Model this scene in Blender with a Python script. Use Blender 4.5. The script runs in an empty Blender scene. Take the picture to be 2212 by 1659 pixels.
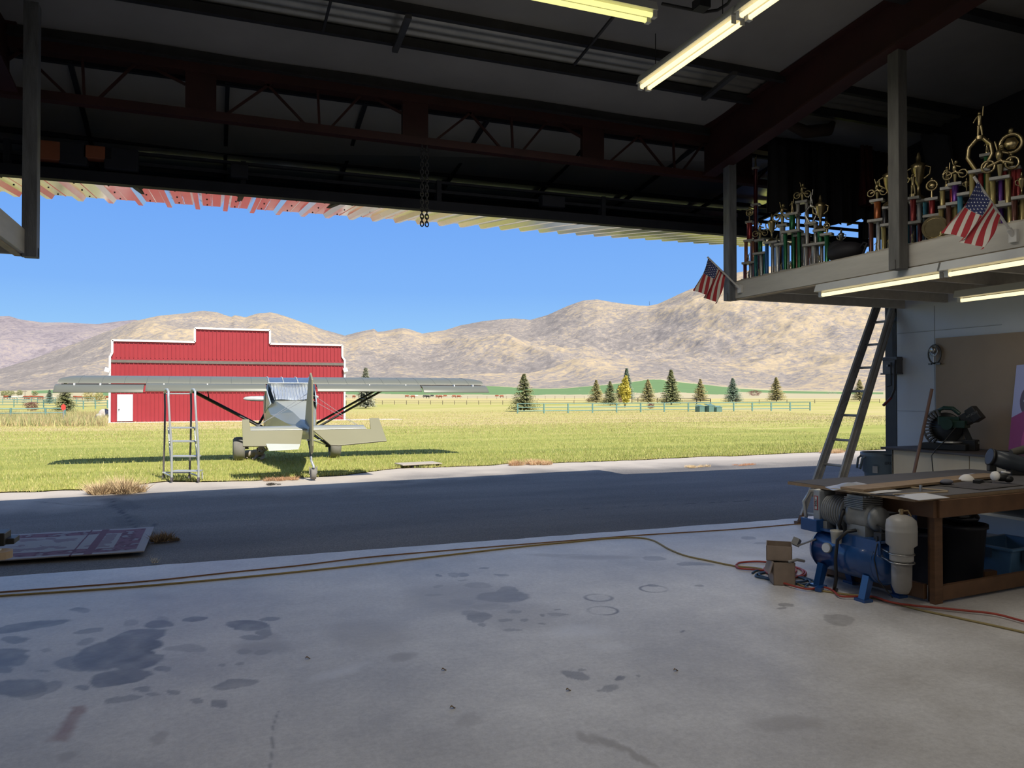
import bpy, math, random
import numpy as np
from mathutils import Vector, Matrix, Euler
random.seed(7); RNG = np.random.default_rng(7)
PI = math.pi
SC = bpy.context.scene
COL = SC.collection

# ---------------------------------------------------------------- camera
F = 1661.0; W, H = 2212.0, 1659.0          # focal length in pixels of a 2212 x 1659 frame
CAM_Z = 1.55; YAW = math.radians(21.2); PITCH = math.atan((850 - 829.5) / F)
cam = bpy.data.cameras.new('camera'); cam.sensor_width = 36; cam.lens = 36 * F / W
cam.clip_start = .05; cam.clip_end = 9000
camo = bpy.data.objects.new('camera', cam); COL.objects.link(camo)
camo.location = (0, 0, CAM_Z); camo.rotation_euler = (PI / 2 + PITCH, 0, -YAW)
SC.camera = camo
# ---------------------------------------------------------------- sky, sun, exposure
vs = SC.view_settings
vs.view_transform = 'Standard'; vs.look = 'None'; vs.gamma = 1; vs.use_curve_mapping = False; vs.exposure = 0.0
world = bpy.data.worlds.new('sky'); SC.world = world; world.use_nodes = True
wn = world.node_tree; wn.nodes.clear()
wo = wn.nodes.new('ShaderNodeOutputWorld'); wb = wn.nodes.new('ShaderNodeBackground')
wt = wn.nodes.new('ShaderNodeTexCoord'); wsx = wn.nodes.new('ShaderNodeSeparateXYZ'); wr = wn.nodes.new('ShaderNodeValToRGB')
wn.links.new(wt.outputs['Generated'], wsx.inputs[0]); wn.links.new(wsx.outputs['Z'], wr.inputs[0])
cr = wr.color_ramp
for i, (p, c) in enumerate([(0.0, (.44, .70, .95)), (.06, (.33, .62, .96)), (.13, (.22, .47, .95)), (.26, (.15, .37, .92)), (.42, (.23, .37, .70)), (1, (.26, .38, .66))]):
    e = cr.elements[i] if i < 2 else cr.elements.new(p)
    e.position = p; e.color = (*c, 1)
wb.inputs[1].default_value = 1.0
wn.links.new(wr.outputs[0], wb.inputs[0]); wn.links.new(wb.outputs[0], wo.inputs[0])
sun = bpy.data.lights.new('sun', 'SUN'); sun.energy = 7.0; sun.angle = math.radians(.6); sun.color = (1, .94, .84)
suno = bpy.data.objects.new('sun', sun); COL.objects.link(suno)
SEL = math.radians(49); SH = Vector((-.235, .97, 0)).normalized() * math.cos(SEL) + Vector((0, 0, -math.sin(SEL)))
suno.rotation_euler = SH.to_track_quat('-Z', 'Y').to_euler(); suno.location = (0, 0, 30)
try:
    SC.cycles.max_bounces = 7; SC.cycles.diffuse_bounces = 5; SC.cycles.use_denoising = True
except Exception: pass

# ---------------------------------------------------------------- pixel -> world helpers (used to survey the place)
_cy, _sy, _cp, _sp = math.cos(YAW), math.sin(YAW), math.cos(PITCH), math.sin(PITCH)
O = Vector((0, 0, CAM_Z))
def ray(px, py):
    x = (px - W / 2) / F; z = -(py - H / 2) / F
    y2 = _cp - z * _sp; z2 = _sp + z * _cp
    return Vector((x * _cy + y2 * _sy, -x * _sy + y2 * _cy, z2))
def Pz(px, py, z=0.0): d = ray(px, py); return O + d * ((z - CAM_Z) / d.z)
def Pv(px, py, v): d = ray(px, py); return O + d * (v / d.y)
def Pu(px, py, u): d = ray(px, py); return O + d * (u / d.x)
def Pd(px, py, dep): return O + ray(px, py) * dep
def G(x, y):
    "height of the lawn"
    if y < 20: return 0.0
    if y < 55: return -0.6 * (y - 20) / 35
    return -0.6
def Pg(px, py):
    p = Pz(px, py, 0)
    for _ in range(12): p = Pz(px, py, G(p.x, p.y))
    return p

# ---------------------------------------------------------------- materials
MATS = {}
def nd(t, kind, **kw):
    n = t.nodes.new(kind)
    for k, v in kw.items():
        if k.startswith('i_'): n.inputs[k[2:]].default_value = v
        else: setattr(n, k, v)
    return n
def M(name, col=(.5, .5, .5), rough=.6, metal=0., var=.12, scale=6., bump=0., bscale=40., col2=None, spec=.5, emit=0., trans=0., coat=0., stretch=(1, 1, 1), thr=None):
    if name in MATS: return MATS[name]
    m = bpy.data.materials.new(name); m.use_nodes = True; t = m.node_tree; b = t.nodes['Principled BSDF']
    b.inputs['Roughness'].default_value = rough; b.inputs['Metallic'].default_value = metal
    b.inputs['Specular IOR Level'].default_value = spec
    if trans: b.inputs['Transmission Weight'].default_value = trans
    if coat: b.inputs['Coat Weight'].default_value = coat; b.inputs['Coat Roughness'].default_value = .1
    if emit:
        b.inputs['Emission Color'].default_value = (*col, 1); b.inputs['Emission Strength'].default_value = emit
    c2 = col2 or tuple(max(0, c * (1 - 2 * var)) for c in col)
    tc = nd(t, 'ShaderNodeTexCoord'); mp = nd(t, 'ShaderNodeMapping'); mp.inputs['Scale'].default_value = stretch
    t.links.new(tc.outputs['Object'], mp.inputs[0])
    nz = nd(t, 'ShaderNodeTexNoise', i_Scale=scale, i_Detail=6., i_Roughness=.6)
    t.links.new(mp.outputs[0], nz.inputs['Vector'])
    rp = nd(t, 'ShaderNodeValToRGB'); a, z = thr or (.3, .7)
    rp.color_ramp.elements[0].position = a; rp.color_ramp.elements[1].position = z
    rp.color_ramp.elements[0].color = (*c2, 1); rp.color_ramp.elements[1].color = (*col, 1)
    t.links.new(nz.outputs[0], rp.inputs[0]); t.links.new(rp.outputs[0], b.inputs['Base Color'])
    if bump:
        n2 = nd(t, 'ShaderNodeTexNoise', i_Scale=bscale, i_Detail=5.); t.links.new(mp.outputs[0], n2.inputs['Vector'])
        bp = nd(t, 'ShaderNodeBump', i_Strength=bump, i_Distance=.02)
        t.links.new(n2.outputs[0], bp.inputs['Height']); t.links.new(bp.outputs[0], b.inputs['Normal'])
    MATS[name] = m; return m

# ---------------------------------------------------------------- mesh builder
class MB:
    def __init__(s): s.v = []; s.f = []; s.sm = []; s.mi = []; s.mat = 0; s.T = Matrix.Identity(4)
    def add(s, vs_, fs, smooth=False):
        o = len(s.v); s.v += [tuple(s.T @ Vector(p)) for p in vs_]
        for f in fs: s.f.append([i + o for i in f]); s.sm.append(smooth); s.mi.append(s.mat)
        return s
    def box(s, c, d, r=None):
        x, y, z = d[0] / 2, d[1] / 2, d[2] / 2
        R = Euler(r).to_matrix() if r and not isinstance(r, Matrix) else (r or Matrix.Identity(3))
        c = Vector(c)
        P = [c + R @ Vector((a * x, b * y, e * z)) for e in (-1, 1) for b in (-1, 1) for a in (-1, 1)]
        return s.add(P, [(0, 2, 3, 1), (4, 5, 7, 6), (0, 1, 5, 4), (2, 6, 7, 3), (0, 4, 6, 2), (1, 3, 7, 5)])
    def b2(s, a, b):
        a, b = Vector(a), Vector(b); return s.box((a + b) / 2, [abs(q) for q in (b - a)])
    def bar(s, p, q, w, h=None, up=(0, 0, 1)):
        "rectangular bar from p to q"
        p, q = Vector(p), Vector(q); h = h or w; d = (q - p).normalized(); up = Vector(up)
        if abs(d.dot(up)) > .98: up = Vector((1, 0, 0)) if abs(d.x) < .9 else Vector((0, 1, 0))
        x = d.cross(up).normalized() * w / 2; y = x.cross(d).normalized() * h / 2
        P = [e + a * x + b * y for e in (p, q) for (a, b) in ((-1, -1), (1, -1), (1, 1), (-1, 1))]
        return s.add(P, [(3, 2, 1, 0), (4, 5, 6, 7), (0, 1, 5, 4), (1, 2, 6, 5), (2, 3, 7, 6), (3, 0, 4, 7)])
    def tube(s, pts, r, n=8, closed=False, cap=True):
        pts = [Vector(p) for p in pts]; N = len(pts); rr = r if isinstance(r, (list, tuple)) else [r] * N
        V = []; prev = None
        for i, p in enumerate(pts):
            if closed: d = pts[(i + 1) % N] - pts[i - 1]
            else: d = pts[min(i + 1, N - 1)] - pts[max(i - 1, 0)]
            d.normalize()
            if prev is None:
                u = Vector((0, 0, 1)) if abs(d.z) < .9 else Vector((1, 0, 0)); x = d.cross(u).normalized()
            else:
                x = prev - d * prev.dot(d)
                x = x.normalized() if x.length > 1e-6 else d.orthogonal().normalized()
            prev = x; y = d.cross(x)
            V += [p + (x * math.cos(2 * PI * k / n) + y * math.sin(2 * PI * k / n)) * rr[i] for k in range(n)]
        Fs = []
        for i in range(N if closed else N - 1):
            j = (i + 1) % N
            Fs += [(i * n + k, i * n + (k + 1) % n, j * n + (k + 1) % n, j * n + k) for k in range(n)]
        s.add(V, Fs, True)
        if cap and not closed: s.add(V[:n], [tuple(range(n))[::-1]]); s.add(V[-n:], [tuple(range(n))])
        return s
    def cyl(s, p, q, r, r2=None, n=16): return s.tube([p, q], [r, r if r2 is None else r2], n)
    def lathe(s, prof, c=(0, 0, 0), axis=(0, 0, 1), n=20, caps=True):
        "prof: (radius, height) list, revolved about axis through c"
        c = Vector(c); R = Vector((0, 0, 1)).rotation_difference(Vector(axis).normalized()).to_matrix()
        V = [c + R @ Vector((r * math.cos(2 * PI * k / n), r * math.sin(2 * PI * k / n), h)) for r, h in prof for k in range(n)]
        Fs = [(i * n + k, i * n + (k + 1) % n, (i + 1) * n + (k + 1) % n, (i + 1) * n + k) for i in range(len(prof) - 1) for k in range(n)]
        s.add(V, Fs, True)
        if caps: s.add(V[:n], [tuple(range(n))[::-1]]); s.add(V[-n:], [tuple(range(n))])
        return s
    def ell(s, c, r, n=14, m=9, rot=None):
        if not hasattr(r, '__len__'): r = (r, r, r)
        R = Euler(rot).to_matrix() if rot else Matrix.Identity(3); c = Vector(c)
        V = []
        for i in range(m + 1):
            t = PI * i / m
            for k in range(n):
                a = 2 * PI * k / n
                V.append(c + R @ Vector((r[0] * math.sin(t) * math.cos(a), r[1] * math.sin(t) * math.sin(a), r[2] * math.cos(t))))
        return s.add(V, [(i * n + k, (i + 1) * n + k, (i + 1) * n + (k + 1) % n, i * n + (k + 1) % n) for i in range(m) for k in range(n)], True)
    def prism(s, poly, d):
        "closed polygon (3-D points) swept by vector d"
        d = Vector(d); n = len(poly); P = [Vector(p) for p in poly]; Q = [p + d for p in P]
        return s.add(P + Q, [tuple(range(n))[::-1], tuple(range(n, 2 * n))] + [(i, (i + 1) % n, (i + 1) % n + n, i + n) for i in range(n)])
    def loft(s, secs, smooth=True, caps=True):
        n = len(secs[0]); V = [p for sec in secs for p in sec]
        s.add(V, [(i * n + k, i * n + (k + 1) % n, (i + 1) * n + (k + 1) % n, (i + 1) * n + k) for i in range(len(secs) - 1) for k in range(n)], smooth)
        if caps: s.add(secs[0], [tuple(range(n))[::-1]]); s.add(secs[-1], [tuple(range(n))])
        return s
    def quad(s, *p): return s.add(p, [tuple(range(len(p)))])
    def grid(s, fn, nu, nv, smooth=True):
        V = [fn(i / nu, j / nv) for j in range(nv + 1) for i in range(nu + 1)]
        return s.add(V, [(j * (nu + 1) + i, j * (nu + 1) + i + 1, (j + 1) * (nu + 1) + i + 1, (j + 1) * (nu + 1) + i) for j in range(nv) for i in range(nu)], smooth)
    def build(s, name, mats, parent=None, origin=None, bevel=0, solid=0, label=None):
        me = bpy.data.meshes.new(name)
        o_ = Vector(origin) if origin is not None else None
        if o_ is None and parent is None and s.v:
            a = np.array(s.v); o_ = Vector(((a[:, 0].min() + a[:, 0].max()) / 2, (a[:, 1].min() + a[:, 1].max()) / 2, a[:, 2].min()))
        V = s.v if o_ is None else [(p[0] - o_.x, p[1] - o_.y, p[2] - o_.z) for p in s.v]
        me.from_pydata(V, [], s.f)
        me.polygons.foreach_set('use_smooth', s.sm); me.polygons.foreach_set('material_index', s.mi)
        for m in (mats if isinstance(mats, (list, tuple)) else [mats]): me.materials.append(m)
        me.validate()
        o = bpy.data.objects.new(name, me); COL.objects.link(o)
        if o_ is not None: o.location = o_
        if parent: o.parent = parent
        if bevel:
            b = o.modifiers.new('bevel', 'BEVEL'); b.width = bevel; b.segments = 2; b.limit_method = 'ANGLE'; b.angle_limit = .6
        if solid:
            b = o.modifiers.new('solid', 'SOLIDIFY'); b.thickness = solid; b.offset = 0
        if label: o['label'] = label
        return o
def tag(o, label, cat, group=None, kind=None):
    o['label'] = label
    if cat: o['category'] = cat
    if group: o['group'] = group
    if kind: o['kind'] = kind
    return o
def struct(o, label=None, cat=None):
    o['kind'] = 'structure'
    if label: o['label'] = label; o['category'] = cat
    return o
def thing(name, label, cat, loc=(0, 0, 0), rz=0, group=None):
    o = bpy.data.objects.new(name, None); COL.objects.link(o); o.empty_display_size = .1
    o.location = loc; o.rotation_euler = (0, 0, rz); return tag(o, label, cat, group)
def dup(root, loc, rz=0, label=None, group=None, scale=None):
    def cp(o, par):
        c = o.copy(); COL.objects.link(c); c.parent = par
        for ch in [q for q in o.children]: cp(ch, c)
        return c
    r = cp(root, None); r.location = loc; r.rotation_euler = (0, 0, rz)
    if scale: r.scale = scale if hasattr(scale, '__len__') else (scale,) * 3
    if label: r['label'] = label
    if group: r['group'] = group
    return r
def npmesh(name, V, Fq, mats, smooth=True, mi=None, parent=None, loc=(0, 0, 0)):
    me = bpy.data.meshes.new(name); V = np.asarray(V, np.float32); Fq = np.asarray(Fq, np.int32); k = Fq.shape[1]
    me.vertices.add(len(V)); me.vertices.foreach_set('co', V.ravel())
    me.loops.add(Fq.size); me.loops.foreach_set('vertex_index', Fq.ravel())
    me.polygons.add(len(Fq)); me.polygons.foreach_set('loop_start', np.arange(0, Fq.size, k, dtype=np.int32))
    try: me.polygons.foreach_set('loop_total', np.full(len(Fq), k, np.int32))
    except Exception: pass
    me.polygons.foreach_set('use_smooth', np.full(len(Fq), smooth))
    for m in mats: me.materials.append(m)
    if mi is not None: me.polygons.foreach_set('material_index', np.asarray(mi, np.int32))
    me.update(calc_edges=True); me.validate()
    o = bpy.data.objects.new(name, me); COL.objects.link(o); o.location = loc
    if parent: o.parent = parent
    return o
# numpy value noise
_perm = RNG.permutation(4096); _val = RNG.random(4096)
def vnoise(x, y):
    xi = np.floor(x).astype(int); yi = np.floor(y).astype(int); fx = x - xi; fy = y - yi
    fx = fx * fx * (3 - 2 * fx); fy = fy * fy * (3 - 2 * fy)
    h = lambda a, b: _val[_perm[(a + _perm[b & 4095]) & 4095]]
    return (h(xi, yi) * (1 - fx) + h(xi + 1, yi) * fx) * (1 - fy) + (h(xi, yi + 1) * (1 - fx) + h(xi + 1, yi + 1) * fx) * fy
def fbm(x, y, o=5, ridged=False):
    s = 0; a = .5; t = 0
    for i in range(o):
        n = vnoise(x + 17.3 * i, y - 9.1 * i)
        if ridged: n = 1 - abs(2 * n - 1)
        s = s + a * n; t += a; a *= .5; x = x * 2.03; y = y * 2.03
    return s / t
# ================================================================ land
# asphalt apron between the concrete slab and the lawn; the lawn edge wanders
edge_px = [(-400, 1092), (-150, 1074), (0, 1062), (180, 1058), (300, 1046), (350, 1040), (500, 1037), (620, 1032), (690, 1030), (800, 1018), (870, 1009), (960, 1008), (1100, 1001), (1300, 995), (1500, 987), (1700, 979), (1860, 972), (2100, 962), (2600, 940)]
edge = [Pz(x, y, 0) for x, y in edge_px]
EX = [p.x for p in edge]; EY = [p.y for p in edge]
def edge_v(x): return float(np.interp(x, EX, EY))
def mat_asphalt():
    m = bpy.data.materials.new('asphalt'); m.use_nodes = True; t = m.node_tree; b = t.nodes['Principled BSDF']
    tc = nd(t, 'ShaderNodeTexCoord')
    n1 = nd(t, 'ShaderNodeTexNoise', i_Scale=90., i_Detail=4.); n2 = nd(t, 'ShaderNodeTexNoise', i_Scale=.8, i_Detail=6.)
    mp = nd(t, 'ShaderNodeMapping'); mp.inputs['Scale'].default_value = (.35, 1.2, 1)
    t.links.new(tc.outputs['Object'], n1.inputs['Vector']); t.links.new(tc.outputs['Object'], mp.inputs[0]); t.links.new(mp.outputs[0], n2.inputs['Vector'])
    r1 = nd(t, 'ShaderNodeValToRGB'); r1.color_ramp.elements[0].color = (.085, .08, .075, 1); r1.color_ramp.elements[1].color = (.27, .25, .225, 1)
    r1.color_ramp.elements[0].position = .3; r1.color_ramp.elements[1].position = .75
    r2 = nd(t, 'ShaderNodeValToRGB'); r2.color_ramp.elements[0].color = (.62, .62, .64, 1); r2.color_ramp.elements[1].color = (1.1, 1.08, 1.05, 1)
    r2.color_ramp.elements[0].position = .3; r2.color_ramp.elements[1].position = .7
    mx = nd(t, 'ShaderNodeMix', data_type='RGBA', blend_type='MULTIPLY'); mx.inputs[0].default_value = 1
    t.links.new(n1.outputs[0], r1.inputs[0]); t.links.new(n2.outputs[0], r2.inputs[0])
    t.links.new(r1.outputs[0], mx.inputs[6]); t.links.new(r2.outputs[0], mx.inputs[7])
    # paler strip beside the lawn, sunlight painted into the asphalt colour: attribute
    at = nd(t, 'ShaderNodeAttribute', attribute_name='sunlit_verge'); m2 = nd(t, 'ShaderNodeMix', data_type='RGBA'); m2.inputs[7].default_value = (.52, .46, .39, 1)
    t.links.new(at.outputs['Fac'], m2.inputs[0]); t.links.new(mx.outputs[2], m2.inputs[6])
    # tar patch and cracks: attribute
    a2 = nd(t, 'ShaderNodeAttribute', attribute_name='crack'); m3 = nd(t, 'ShaderNodeMix', data_type='RGBA'); m3.inputs[7].default_value = (.045, .045, .05, 1)
    t.links.new(a2.outputs['Fac'], m3.inputs[0]); t.links.new(m2.outputs[2], m3.inputs[6])
    t.links.new(m3.outputs[2], b.inputs['Base Color']); b.inputs['Roughness'].default_value = .85
    bp = nd(t, 'ShaderNodeBump', i_Strength=.5, i_Distance=.01); t.links.new(n1.outputs[0], bp.inputs['Height']); t.links.new(bp.outputs[0], b.inputs['Normal'])
    return m
SILL = 7.62
def seg_dist(X, Y, pts):
    d = np.full(X.shape, 1e9)
    for a, b in zip(pts[:-1], pts[1:]):
        ax, ay, bx, by = a[0], a[1], b[0], b[1]; L = (bx - ax) ** 2 + (by - ay) ** 2 + 1e-9
        t = np.clip(((X - ax) * (bx - ax) + (Y - ay) * (by - ay)) / L, 0, 1)
        d = np.minimum(d, np.hypot(X - ax - t * (bx - ax), Y - ay - t * (by - ay)))
    return d
xs = np.concatenate([np.arange(-60, -9, 1.5), np.arange(-9, 12, .05), np.arange(12, 90, 2)]); NV = 190
X = np.repeat(xs[None, :], NV + 1, 0); tt = np.linspace(0, 1, NV + 1)[:, None]
ev = np.interp(xs, EX, EY); ev = np.where(xs < EX[0], EY[0], ev)
ev = ev + .25 * (vnoise(xs * 1.3, xs * 0 + 3.1) - .5) + .12 * (vnoise(xs * 6, xs * 0 + 8.1) - .5)
Y = SILL + (ev[None, :] - SILL) * tt; Z = np.full_like(X, -.02)
Z = Z + .006 * fbm(X * .7, Y * .7, 3)
idx = np.arange(X.size).reshape(X.shape)
Fq = np.stack([idx[:-1, :-1], idx[:-1, 1:], idx[1:, 1:], idx[1:, :-1]], -1).reshape(-1, 4)
apron = npmesh('taxiway', np.stack([X.ravel(), Y.ravel(), Z.ravel()], 1), Fq, [mat_asphalt()])
dist = ev[None, :] - Y
sunlit_verge = np.clip(1.4 - dist / 1.7 + .9 * (fbm(X * 1.4, Y * 1.4, 4) - .5), 0, 1) * .75
at = apron.data.attributes.new('sunlit_verge', 'FLOAT', 'POINT'); at.data.foreach_set('value', sunlit_verge.ravel().astype(np.float32))
def pz2(lst): return [tuple(Pz(x, y, 0))[:2] for x, y in lst]
cr_ = np.zeros_like(X)
wob = .05 * (fbm(X * 4, Y * 4, 3) - .5)
for pts, w in [([(240, 1074), (247, 1090), (262, 1100), (272, 1112), (282, 1122), (290, 1132), (285, 1150), (330, 1170)], .016),
               ([(75, 1080), (160, 1088), (240, 1092)], .010), ([(290, 1125), (330, 1124), (338, 1140)], .010), ([(262, 1100), (240, 1118)], .01),
               ([(270, 1100), (296, 1098)], .01), ([(1160, 1100), (1400, 1090), (1640, 1078)], .006)]:
    cr_ = np.maximum(cr_, np.clip(1.6 - seg_dist(X + wob, Y + wob, pz2(pts)) / w, 0, 1))
pt = seg_dist(X + wob * 3, Y + wob * 3, pz2([(240, 1076), (262, 1090), (282, 1094)])); cr_ = np.maximum(cr_, .45 * np.clip(2.2 - pt / .10, 0, 1))
pt = seg_dist(X + wob * 3, Y + wob * 3, pz2([(270, 1115), (285, 1130)])); cr_ = np.maximum(cr_, .4 * np.clip(2.2 - pt / .09, 0, 1))
at = apron.data.attributes.new('crack', 'FLOAT', 'POINT'); at.data.foreach_set('value', cr_.ravel().astype(np.float32))
struct(apron, 'grey asphalt taxiway between the concrete slab and the lawn', 'taxiway')

def mat_lawn():
    m = bpy.data.materials.new('lawn_grass'); m.use_nodes = True; t = m.node_tree; b = t.nodes['Principled BSDF']; b.inputs['Roughness'].default_value = .9; b.inputs['Specular IOR Level'].default_value = .15
    tc = nd(t, 'ShaderNodeTexCoord'); mp = nd(t, 'ShaderNodeMapping'); mp.inputs['Scale'].default_value = (.05, .28, 1); mp.inputs['Rotation'].default_value = (0, 0, .37)
    t.links.new(tc.outputs['Object'], mp.inputs[0])
    n1 = nd(t, 'ShaderNodeTexNoise', i_Scale=1.6, i_Detail=7., i_Roughness=.65); t.links.new(mp.outputs[0], n1.inputs['Vector'])
    mq = nd(t, 'ShaderNodeMapping'); mq.inputs['Scale'].default_value = (1, 2.5, 1); t.links.new(tc.outputs['Object'], mq.inputs[0])
    n2 = nd(t, 'ShaderNodeTexNoise', i_Scale=9., i_Detail=5., i_Roughness=.7); t.links.new(mq.outputs[0], n2.inputs['Vector'])
    at = nd(t, 'ShaderNodeAttribute', attribute_name='dry')
    ad = nd(t, 'ShaderNodeMath', operation='ADD'); a2 = nd(t, 'ShaderNodeMath', operation='MULTIPLY_ADD'); a2.inputs[1].default_value = .5
    t.links.new(n1.outputs[0], ad.inputs[0]); t.links.new(at.outputs['Fac'], ad.inputs[1])
    t.links.new(n2.outputs[0], a2.inputs[0]); t.links.new(ad.outputs[0], a2.inputs[2])
    rp = nd(t, 'ShaderNodeValToRGB'); r = rp.color_ramp
    for i, (p, c) in enumerate([(.35, (.22, .25, .055)), (.62, (.36, .36, .09)), (.80, (.47, .41, .15)), (1.0, (.54, .43, .22))]):
        e = r.elements[i] if i < 2 else r.elements.new(p)
        e.position = p; e.color = (*c, 1)
    t.links.new(a2.outputs[0], rp.inputs[0]); t.links.new(rp.outputs[0], b.inputs['Base Color'])
    bp = nd(t, 'ShaderNodeBump', i_Strength=.6, i_Distance=.05); t.links.new(n2.outputs[0], bp.inputs['Height']); t.links.new(bp.outputs[0], b.inputs['Normal'])
    return m
# lawn: from the apron edge to the far fences (z follows G), then open pasture to 420 m
xs2 = np.concatenate([np.arange(-220, -16, 6), np.arange(-16, 26, .25), np.arange(26, 330, 6)])
ev2 = np.interp(xs2, xs, ev)
k = np.concatenate([np.linspace(0, 1, 120) ** 1.6 * 52, np.linspace(56, 420, 60)])[:, None]
X2 = np.repeat(xs2[None, :], len(k), 0); Y2 = ev2[None, :] * (1 - np.clip(k / 30, 0, 1)) + 14 * np.clip(k / 30, 0, 1) + k
Z2 = np.where(Y2 < 20, 0, np.where(Y2 < 55, -.6 * (Y2 - 20) / 35, -.6)) + .03 * (fbm(X2 * .6, Y2 * .6, 3) - .5) * np.clip(k / 2, 0, 1)
idx = np.arange(X2.size).reshape(X2.shape)
Fq = np.stack([idx[:-1, :-1], idx[:-1, 1:], idx[1:, 1:], idx[1:, :-1]], -1).reshape(-1, 4)
MLAWN = mat_lawn()
lawn = npmesh('lawn', np.stack([X2.ravel(), Y2.ravel(), Z2.ravel()], 1), Fq, [MLAWN])
dry = np.interp(Y2.ravel(), [12, 16, 24, 34, 44, 50, 60, 90, 130, 200, 420], [-.12, -.26, -.20, -.1, -.02, .18, .12, .05, -.05, .12, .2])
e0 = (Y2 - ev2[None, :]).ravel()
dry += .30 * (fbm(X2.ravel() * .12, Y2.ravel() * .45, 4) - .5) * np.clip((Y2.ravel() - 22) / 15, 0, 1)
dry += .30 * np.clip(1 - e0 / .5, 0, 1) * (fbm(X2.ravel() * 2, Y2.ravel() * 2, 3) > .45)
at = lawn.data.attributes.new('dry', 'FLOAT', 'POINT'); at.data.foreach_set('value', dry.astype(np.float32))
struct(lawn, 'yellow green mown lawn reaching to the fences', 'lawn')
# grass blades
def blades(n, gen, name, mats, hmin, hmax, wid, label, cat, lean=.6):
    x, y = gen(n); z = np.where(y < 20, 0, np.where(y < 55, -.6 * (y - 20) / 35, -.6)) - .01
    h = RNG.uniform(hmin, hmax, n); a = RNG.uniform(0, 2 * PI, n); w = wid * RNG.uniform(.6, 1.3, n); b = RNG.uniform(0, 2 * PI, n); l = RNG.uniform(.1, lean, n) * h
    p0 = np.stack([x - np.cos(a) * w, y - np.sin(a) * w, z], 1); p1 = np.stack([x + np.cos(a) * w, y + np.sin(a) * w, z], 1)
    p2 = np.stack([x + np.cos(b) * l, y + np.sin(b) * l, z + h], 1)
    V = np.stack([p0, p1, p2], 1).reshape(-1, 3); Fq = np.arange(3 * n).reshape(-1, 3)
    mi = RNG.integers(0, len(mats), n)
    o = npmesh(name, V, Fq, mats, False, mi); return tag(o, label, cat, kind='stuff')
GB = [M('blade_green', (.26, .31, .07), .8, var=.1, scale=.7), M('blade_lime', (.44, .45, .12), .8, var=.1, scale=.7), M('blade_straw', (.55, .49, .21), .8, var=.1, scale=.7), M('blade_olive', (.35, .36, .10), .8, var=.1)]
def gl(n):
    y = 12 + 33 * RNG.random(n) ** 1.5; x = RNG.uniform(-13, 24, n); m = y > np.interp(x, xs, ev) + .02; 
    y = np.where(m, y, np.interp(x, xs, ev) + RNG.random(n) ** 2 * 3); return x, y
blades(230000, gl, 'grass', GB, .03, .085, .006, 'short green and straw grass blades of the lawn', 'grass')
GB2 = [GB[1], GB[2], M('blade_tan', (.52, .42, .22), .85), M('blade_ochre', (.46, .36, .17), .85), GB[3]]
def gl2(n):
    y = 30 + 66 * RNG.beta(1.7, 2.0, n); x = RNG.uniform(-26, 60, n); return x, y
blades(130000, gl2, 'far_grass', GB2, .04, .12, .016, 'yellowing grass blades of the far lawn', 'grass')

def gw(n):
    D = RNG.uniform(50, 72, n); px = RNG.uniform(-60, 232, n); X_ = (px - W / 2) / F * D; return X_ * _cy + D * _sy, -X_ * _sy + D * _cy
blades(16000, gw, 'tall_grass', [M('blade_straw'), M('tall_tan', (.50, .38, .20), .9), M('tall_green', (.34, .36, .14), .9)], .25, .75, .03, 'tall rough tan weeds left of the red barn', 'weeds', .5)
# ---- far land: polar terrain around the valley
def hproj(px): return math.atan((px - W / 2) / F)
def interp_px(tab, az):
    a = np.array([hproj(p[0]) for p in tab]); e = np.array([(850 - p[1]) for p in tab]) / F
    return np.interp(az, a, e) * np.cos(az)
ridge = [(-700, 850), (-300, 830), (0, 806), (60, 790), (120, 770), (180, 750), (240, 728), (290, 709), (340, 698), (400, 690), (440, 684), (470, 686), (490, 692), (500, 694), (506, 690), (530, 694), (560, 685), (585, 682), (600, 685), (640, 697), (700, 717), (745, 728), (770, 721), (790, 716), (808, 712), (815, 718), (830, 717), (860, 711), (870, 710), (885, 713), (912, 722), (960, 714), (1000, 702), (1040, 694), (1080, 690), (1110, 688), (1145, 691), (1180, 682), (1230, 660), (1260, 650), (1290, 648), (1325, 654), (1360, 659), (1400, 664), (1420, 661), (1450, 648), (1480, 635), (1520, 620), (1580, 602), (1650, 590), (1750, 584), (1850, 588), (2000, 600), (2212, 640), (3200, 780)]
basel = [(-700, 846), (0, 846), (230, 838), (740, 835), (1040, 833), (1100, 835), (1160, 839), (1220, 838), (1290, 832), (1350, 825), (1400, 820), (1430, 819), (1470, 824), (1560, 835), (1700, 843), (1900, 846), (3200, 846)]
far = [(-700, 760), (-100, 722), (0, 710), (20, 709), (40, 714), (90, 718), (140, 716), (180, 717), (210, 717), (250, 711), (290, 706), (360, 712), (500, 730), (700, 745), (900, 760)]
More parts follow.
